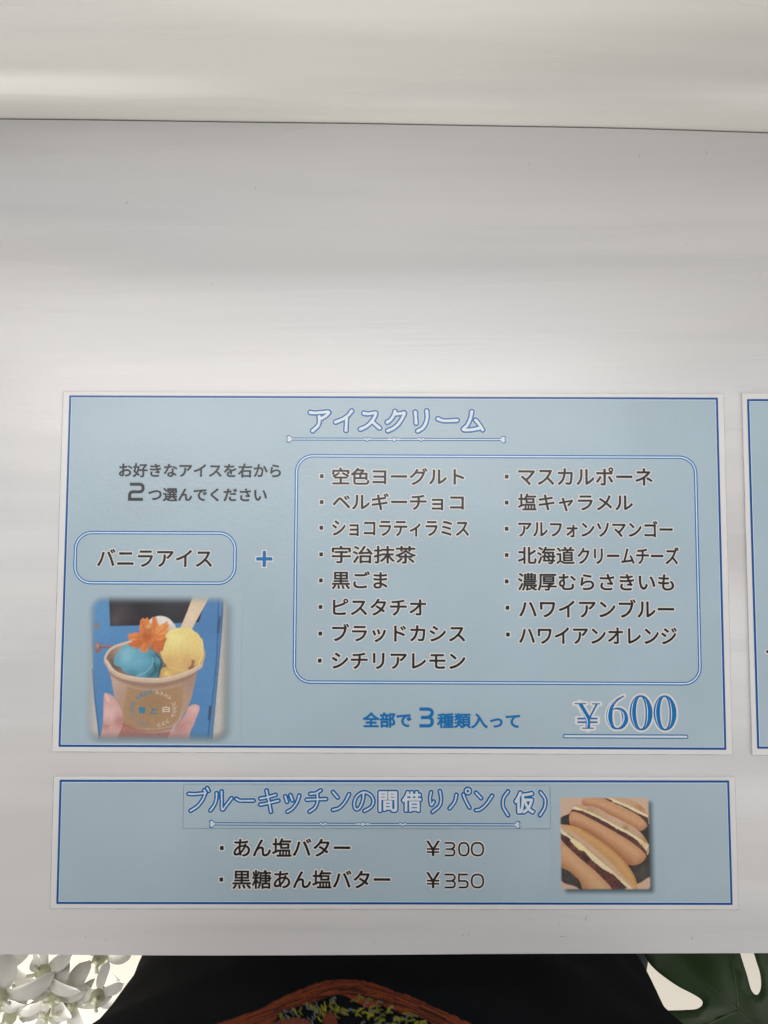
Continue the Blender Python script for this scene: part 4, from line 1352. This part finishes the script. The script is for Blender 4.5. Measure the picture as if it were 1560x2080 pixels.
for k, (x, y, s, ang) in enumerate(FLOWERS):
    z = -0.25 + 0.9 + (0.03 - 0.014 * (k % 5)) + (0.02 if k in (0, 8) else 0)
    V, F = lathe([(.0015, -.006), (.004, 0), (.006, .006), (.0045, .011), (.002, .012)], 12)
    bl = mesh_obj('blossom', V, F, M_THROAT, fl_root, smooth=True)
    bl.location = (x + 0.38, y + 0.32, z)
    bl.rotation_euler = (rng.uniform(-.5, .5), rng.uniform(-.5, .5), math.radians(ang))
    for j in range(5):
        L_ = s * (0.030 if j % 2 else 0.034) * rng.uniform(.9, 1.1)
        V, F = petal_mesh(L_, L_ * (0.78 if j % 2 else 0.58), rng.uniform(.1, .55), (rng.uniform(.3, .7), rng.uniform(.35, 1.0)), k * 7 + j)
        p_ = mesh_obj('petal', V, F, M_PETAL, bl, smooth=True)
        p_.rotation_euler = (rng.uniform(-.25, .25), 0, math.radians(72 * j + rng.uniform(-9, 9)))
    for j in range(3):
        a = math.radians(120 * j + ang)
        V, F = tube([(0, 0, .006), (.004 * math.cos(a), .004 * math.sin(a), .013), (.008 * math.cos(a), .008 * math.sin(a), .016)], [.0012, .0014, .0018], 6)
        mesh_obj('stamen', V, F, M_STAMEN, bl, smooth=True)
stem_pts = catmull([(0, .08, .15), (-.01, .1, .42), (.03, .06, .60), (.10, .02, .63), (.17, -.02, .60)], 8)
V, F = tube(stem_pts, np.linspace(.0035, .0018, len(stem_pts)), 8)
mesh_obj('stem', V, F, M_STALK, fl_root, smooth=True)
V, F = lathe([(.06, 0.0), (.08, .15), (.085, .15), (.085, .17), (.07, .17), (.068, .14)])
pt = mesh_obj('pot', V, F, M_POT, fl_root)
pt.location = (0, .08, 0)
for k, (a0, ln) in enumerate(((20, .20), (150, .18), (260, .19), (330, .16))):
    V, F = petal_mesh(ln, .045, .3, (.9, .8), 90 + k)
    lf = mesh_obj('leaf', V, F, M_STALK, fl_root, smooth=True)
    lf.location = (0, .08, .15)
    lf.rotation_euler = (0, 0, math.radians(a0))

# ------------------------------------------------------------------ the phone held over the counter; it shades the near cards
M_PHONE = material('phone_black', (0.02, 0.02, 0.022), 0.3, 0.5)
phone = thing('phone', 'black phone held flat above the menu cards by the person', 'phone', (-0.022, -0.058, 0.4635))
bm = bmesh.new()
bmesh.ops.create_cube(bm, size=1)
for v in bm.verts:
    v.co = Vector((v.co.x * .076, v.co.y * .156, .005 + v.co.z * .008))
bmesh.ops.bevel(bm, geom=[e for e in bm.edges if abs(e.verts[0].co.z - e.verts[1].co.z) > .001], offset=.012, segments=5, affect='EDGES')
bm_obj('case', bm, M_PHONE, phone)
V, F = lathe([(.0065, .0), (.0072, .0), (.0072, .0008), (.0065, .0008)], 24)
ln_ = mesh_obj('camera_ring', V, F[:-2], material('ring_metal', (.3, .3, .3), .3, .5), phone)
ln_.location = (.022, .058, .0)

# ------------------------------------------------------------------ the person standing at the counter
M_SKIN = material('skin', (0.42, 0.25, 0.17), 0.5, 0.35, 0.05, 30)
M_SHIRT = material('black_shirt_fabric', (0.0052, 0.0062, 0.0080), 0.9, 0.09, 0.15, 40, 0.4, 1500)
M_JEANS = material('blue_grey_denim', (0.035, 0.05, 0.065), 0.8, 0.2, 0.2, 200, 0.3, 900)
M_HAIR = material('black_hair', (0.012, 0.010, 0.009), 0.5, 0.4, 0.2, 200)
M_PRINT = material('shirt_print_ink', (0.1, 0.03, 0.01), 0.75, 0.2, attribute='print', bump=0.35, bscale=1200)
PX, PY = 0.002, -0.372
person = thing('person', 'person in a black shirt with a brown and yellow print standing at the counter', 'person', (PX, PY, -0.9))
H0 = 0.9


def skin_body(name, verts, edges, mat, parent, sub=2):
    me = bpy.data.meshes.new(name)
    me.from_pydata([v[:3] for v in verts], edges, [])
    o = bpy.data.objects.new(name, me)
    COL.objects.link(o)
    o.modifiers.new('skin', 'SKIN')
    for i, v in enumerate(verts):
        sv = me.skin_vertices[0].data[i]
        r_ = v[3]
        sv.radius = r_ if isinstance(r_, tuple) else (r_, r_)
    me.skin_vertices[0].data[0].use_root = True
    ss = o.modifiers.new('smooth', 'SUBSURF')
    ss.levels = ss.render_levels = sub
    dg = bpy.context.evaluated_depsgraph_get()
    m2 = bpy.data.meshes.new_from_object(o.evaluated_get(dg))
    bpy.data.objects.remove(o)
    m2.name = name
    m2.polygons.foreach_set('use_smooth', [True] * len(m2.polygons))
    m2.materials.clear()
    m2.materials.append(mat)
    o = bpy.data.objects.new(name, m2)
    COL.objects.link(o)
    o.parent = parent
    return o


bv = [(0, -.02, .80, .10), (0, -.02, 1.0, .10), (0, -.02, 1.2, .11), (0, -.03, 1.38, .09), (0, -.01, 1.46, .05), (0, .03, 1.52, .055), (0, .05, 1.60, .085), (0, .04, 1.68, .075),
      (.17, -.03, 1.38, .06), (.27, .01, 1.14, .045), (.20, .14, 1.27, .036), (.12, .25, 1.35, .028),
      (-.17, -.03, 1.38, .06), (-.27, .01, 1.14, .045), (-.20, .14, 1.27, .036), (-.12, .25, 1.35, .028),
      (.10, -.02, .70, .085), (.12, -.02, .45, .06), (.12, -.03, .08, .042), (.13, .08, .035, .035),
      (-.10, -.02, .70, .085), (-.12, -.02, .45, .06), (-.12, -.03, .08, .042), (-.13, .08, .035, .035)]
be = [(0, 1), (1, 2), (2, 3), (3, 4), (4, 5), (5, 6), (6, 7), (3, 8), (8, 9), (9, 10), (10, 11), (3, 12), (12, 13), (13, 14), (14, 15), (0, 16), (16, 17), (17, 18), (18, 19), (0, 20), (20, 21), (21, 22), (22, 23)]
# palms and fingers
for sgn, wr in ((1, 11), (-1, 15)):
    pi = len(bv)
    bv.append((sgn * .095 - .022, .305, 1.375, (.030, .016)))
    be.append((wr, pi))
    for q, (dx, ln) in enumerate(((-.022, .062), (-.008, .07), (.007, .066), (.021, .052))):
        a = len(bv)
        bv.append((sgn * .085 - .022 + dx * .5, .335 + dx, 1.385, .0095))
        bv.append((sgn * .060 - .022, .335 + dx * 1.1 + ln * .25, 1.383, .0085))
        bv.append((sgn * .042 - .022, .335 + dx * 1.1 + ln * .3, 1.383, .0075))
        be += [(pi, a), (a, a + 1), (a + 1, a + 2)]
    a = len(bv)
    bv.append((sgn * .065 - .022, .295, 1.392, .011))
    bv.append((sgn * .040 - .022, .315, 1.396, .009))
    be += [(pi, a), (a, a + 1)]
skin_body('body', bv, be, M_SKIN, person)
# hair cap
hv, hf = [], []
for i in range(9):
    t = math.pi * 0.58 * i / 8
    for k in range(28):
        p_ = 2 * math.pi * k / 28
        rr_ = 1.0 + 0.03 * math.sin(5 * p_ + i)
        hv.append((.088 * rr_ * math.sin(t) * math.cos(p_), .028 + .102 * rr_ * math.sin(t) * math.sin(p_) - .02 * i / 8, 1.655 + .105 * math.cos(t) - (.03 * i / 8 if math.sin(p_) < 0 else 0)))
for i in range(8):
    for k in range(28):
        hf.append((i * 28 + k, i * 28 + (k + 1) % 28, (i + 1) * 28 + (k + 1) % 28, (i + 1) * 28 + k))
mesh_obj('hair', hv, hf, M_HAIR, person, smooth=True)
# shirt: rings (z above floor, half width, front depth, back depth)
RZ = np.array([r_[0] for r_ in RINGS])


def shirt_point(z, th, off=0.0):
    a = np.interp(z, RZ, [r_[1] for r_ in RINGS]) + off
    fd = np.interp(z, RZ, [r_[2] for r_ in RINGS]) + off
    bd = np.interp(z, RZ, [r_[3] for r_ in RINGS]) + off
    c, s = math.cos(th), math.sin(th)
    x = a * math.copysign(abs(c) ** 0.97, c)
    y = (fd if s > 0 else bd) * math.copysign(abs(s) ** 0.98, s)
    # soft diagonal creases in the cloth
    fold = 0.0065 * math.sin(34 * (z + 0.9 * abs(x)) + 3 * math.sin(7 * x)) * min(1, max(0, (abs(x) - .09) / .08))
    fold += 0.0014 * math.sin(70 * (z - 0.6 * x) + 2)
    n = Vector((c, s, 0))
    return (x + n.x * fold, y + n.y * fold, z)


NT, NZ = 160, 110
V, F = [], []
for i in range(NZ):
    z = .63 + (1.455 - .63) * i / (NZ - 1)
    for k in range(NT):
        V.append(shirt_point(z, 2 * math.pi * k / NT))
for i in range(NZ - 1):
    for k in range(NT):
        F.append((i * NT + k, i * NT + (k + 1) % NT, (i + 1) * NT + (k + 1) % NT, (i + 1) * NT + k))
shirt = mesh_obj('shirt', V, F, M_SHIRT, person, smooth=True)
for sgn in (1, -1):
    V, F = tube([(sgn * .15, -.03, 1.385), (sgn * .19, -.025, 1.36), (sgn * .225, -.01, 1.29), (sgn * .25, .0, 1.22)], [.075, .082, .078, .074], 20)
    mesh_obj('sleeve', V, F[:-2], M_SHIRT, shirt, smooth=True)

gy, gx = PRINT_Z.shape
pr = Picture(1560, 430, 240)
pr.c[:] = (0.0036, 0.0042, 0.0052)
X, Y = pr.X, pr.Y
K_ = lambda r, g, b: np.array(srgb(r, g, b))


def raw_poly(pts, col, soft, grit, gscale, seed, wob):
    x = X + (noise2(X, Y, 22, seed) - .5) * wob
    y = Y + (noise2(X, Y, 22, seed + 5) - .5) * wob
    m = cover(sdf_poly(x, y, catmull(pts, 5, closed=True)), soft)[..., None]
    c = K_(*col)[None, None, :] * (1 + grit * 2 * (noise2(X, Y, gscale, seed + 2) - .5))[..., None]
    pr.c = pr.c * (1 - m) + c * m


raw_poly([(60, 345), (130, 318), (200, 285), (300, 245), (400, 185), (500, 140), (620, 95), (700, 80), (800, 76), (900, 85), (1000, 110), (1100, 150), (1200, 185), (1300, 232), (1400, 275), (1500, 322), (1560, 350), (1560, 430), (40, 430)], (118, 54, 28), 6, .25, 26, 50, 14)
for k in range(46):
    t0, ln, dpt = rng.uniform(.08, .85), rng.uniform(.08, .25), rng.uniform(6, 110)
    P = []
    for q in range(6):
        t = t0 + ln * q / 5
        xx = 120 + 1370 * t
        yy = 76 + 242 * abs((xx - 800) / 690) ** 1.55 + dpt + rng.uniform(-4, 4)
        P.append((xx, yy))
    m = cover(sdf_line(X, Y, P, rng.uniform(3, 8)), 5)[..., None]
    pr.c = pr.c * (1 - .9 * m) + np.array((.008, .005, .004)) * .9 * m
raw_poly([(430, 262), (520, 220), (600, 195), (700, 165), (760, 155), (820, 162), (880, 200), (960, 232), (1020, 222), (1100, 250), (1180, 285), (1290, 312), (1340, 430), (420, 430)], (12, 14, 12), 6, .2, 30, 60, 18)
for k in range(120):
    cx_ = rng.uniform(440, 1290)
    yt = 160 + 150 * abs((cx_ - 790) / 480) ** 1.5
    cy_ = yt + rng.uniform(8, 150)
    a = rng.uniform(-1.4, -.2) if cx_ > 780 else rng.uniform(-2.9, -1.8)
    L_ = rng.uniform(18, 46)
    P = [(cx_, cy_), (cx_ + L_ * .5 * math.cos(a) + rng.uniform(-5, 5), cy_ + L_ * .5 * math.sin(a)), (cx_ + L_ * math.cos(a + .5), max(yt + 4, cy_ + L_ * math.sin(a + .5)))]
    col = K_(*rng.choice([(118, 118, 38), (140, 134, 36), (96, 100, 40), (124, 120, 58), (96, 100, 108)])) if cx_ > 640 or cy_ < yt + 60 else K_(*rng.choice([(88, 92, 100), (104, 106, 112), (110, 116, 60)]))
    m = cover(sdf_line(X, Y, P, rng.uniform(5, 12)), 5)[..., None]
    pr.c = pr.c * (1 - m) + col * m
raw_poly([(690, 262), (740, 255), (765, 300), (790, 430), (700, 430), (685, 320)], (108, 50, 34), 6, .3, 20, 70, 14)
raw_poly([(380, 330), (480, 296), (560, 290), (610, 320), (620, 430), (360, 430)], (110, 56, 44), 8, .5, 18, 71, 20)


def front_y(x, z):
    a = np.interp(z, RZ, [r_[1] for r_ in RINGS])
    c = min(1.0, abs(x) / a) ** (1 / 0.97)
    return shirt_point(z, math.acos(math.copysign(c, x)) if c < 1 else 0.0)[1]


V = []
for i in range(pr.ny):
    for k in range(pr.nx):
        fu, fv = k / (pr.nx - 1) * (gx - 1), i / (pr.ny - 1) * (gy - 1)
        a, b = min(int(fu), gx - 2), min(int(fv), gy - 2)
        fu, fv = fu - a, fv - b
        q = lambda A: (A[b, a] * (1 - fu) + A[b, a + 1] * fu) * (1 - fv) + (A[b + 1, a] * (1 - fu) + A[b + 1, a + 1] * fu) * fv
        x, z = float(q(PRINT_X)), float(q(PRINT_Z))
        V.append((x, front_y(x, z) + .0012, z))
F = []
for i in range(pr.ny - 1):
    for k in range(pr.nx - 1):
        a = i * pr.nx + k
        if pr.c[i, k].max() < .0056 and pr.c[i + 1, k + 1].max() < .0056:
            continue
        F.append((a, a + 1, a + 1 + pr.nx, a + pr.nx))
tp = mesh_obj('shirt_print', V, F, M_PRINT, shirt, smooth=True)
at = tp.data.color_attributes.new('print', 'FLOAT_COLOR', 'POINT')
rgba = np.ones((len(V), 4), np.float32)
rgba[:, :3] = np.clip(pr.c.reshape(-1, 3), 0, 1)
at.data.foreach_set('color', rgba.ravel())
note(tp, 'brown and yellow green arched print on the black shirt')

V, F = [], []
for i in range(30):
    z = .50 + .40 * i / 29
    for k in range(64):
        t = 2 * math.pi * k / 64
        wd = .200 + .03 * min(1, max(0, (.67 - z) / .06))
        V.append((0.016 + (wd + .004 * math.sin(9 * t + 20 * z)) * math.copysign(abs(math.cos(t)) ** .85, math.cos(t)), -.005 + .118 * math.sin(t), z))
for i in range(29):
    for k in range(64):
        F.append((i * 64 + k, i * 64 + (k + 1) % 64, (i + 1) * 64 + (k + 1) % 64, (i + 1) * 64 + k))
jeans = mesh_obj('jeans', V, F, M_JEANS, person, smooth=True)
for sgn in (1, -1):
    V, F = tube([(sgn * .112, -.005, .60), (sgn * .122, -.01, .45), (sgn * .128, -.02, .25), (sgn * .128, -.03, .09)], [.108, .092, .08, .075], 20)
    mesh_obj('trouser_leg', V, F, M_JEANS, jeans, smooth=True)
    bm = bmesh.new()
    bmesh.ops.create_cube(bm, size=1)
    for v in bm.verts:
        v.co = Vector((sgn * .13 + v.co.x * .09, .03 + v.co.y * .27, .035 + v.co.z * .07))
    bmesh.ops.bevel(bm, geom=bm.edges[:], offset=.025, segments=3, affect='EDGES')
    bm_obj('shoe', bm, M_HAIR, person, smooth=True)
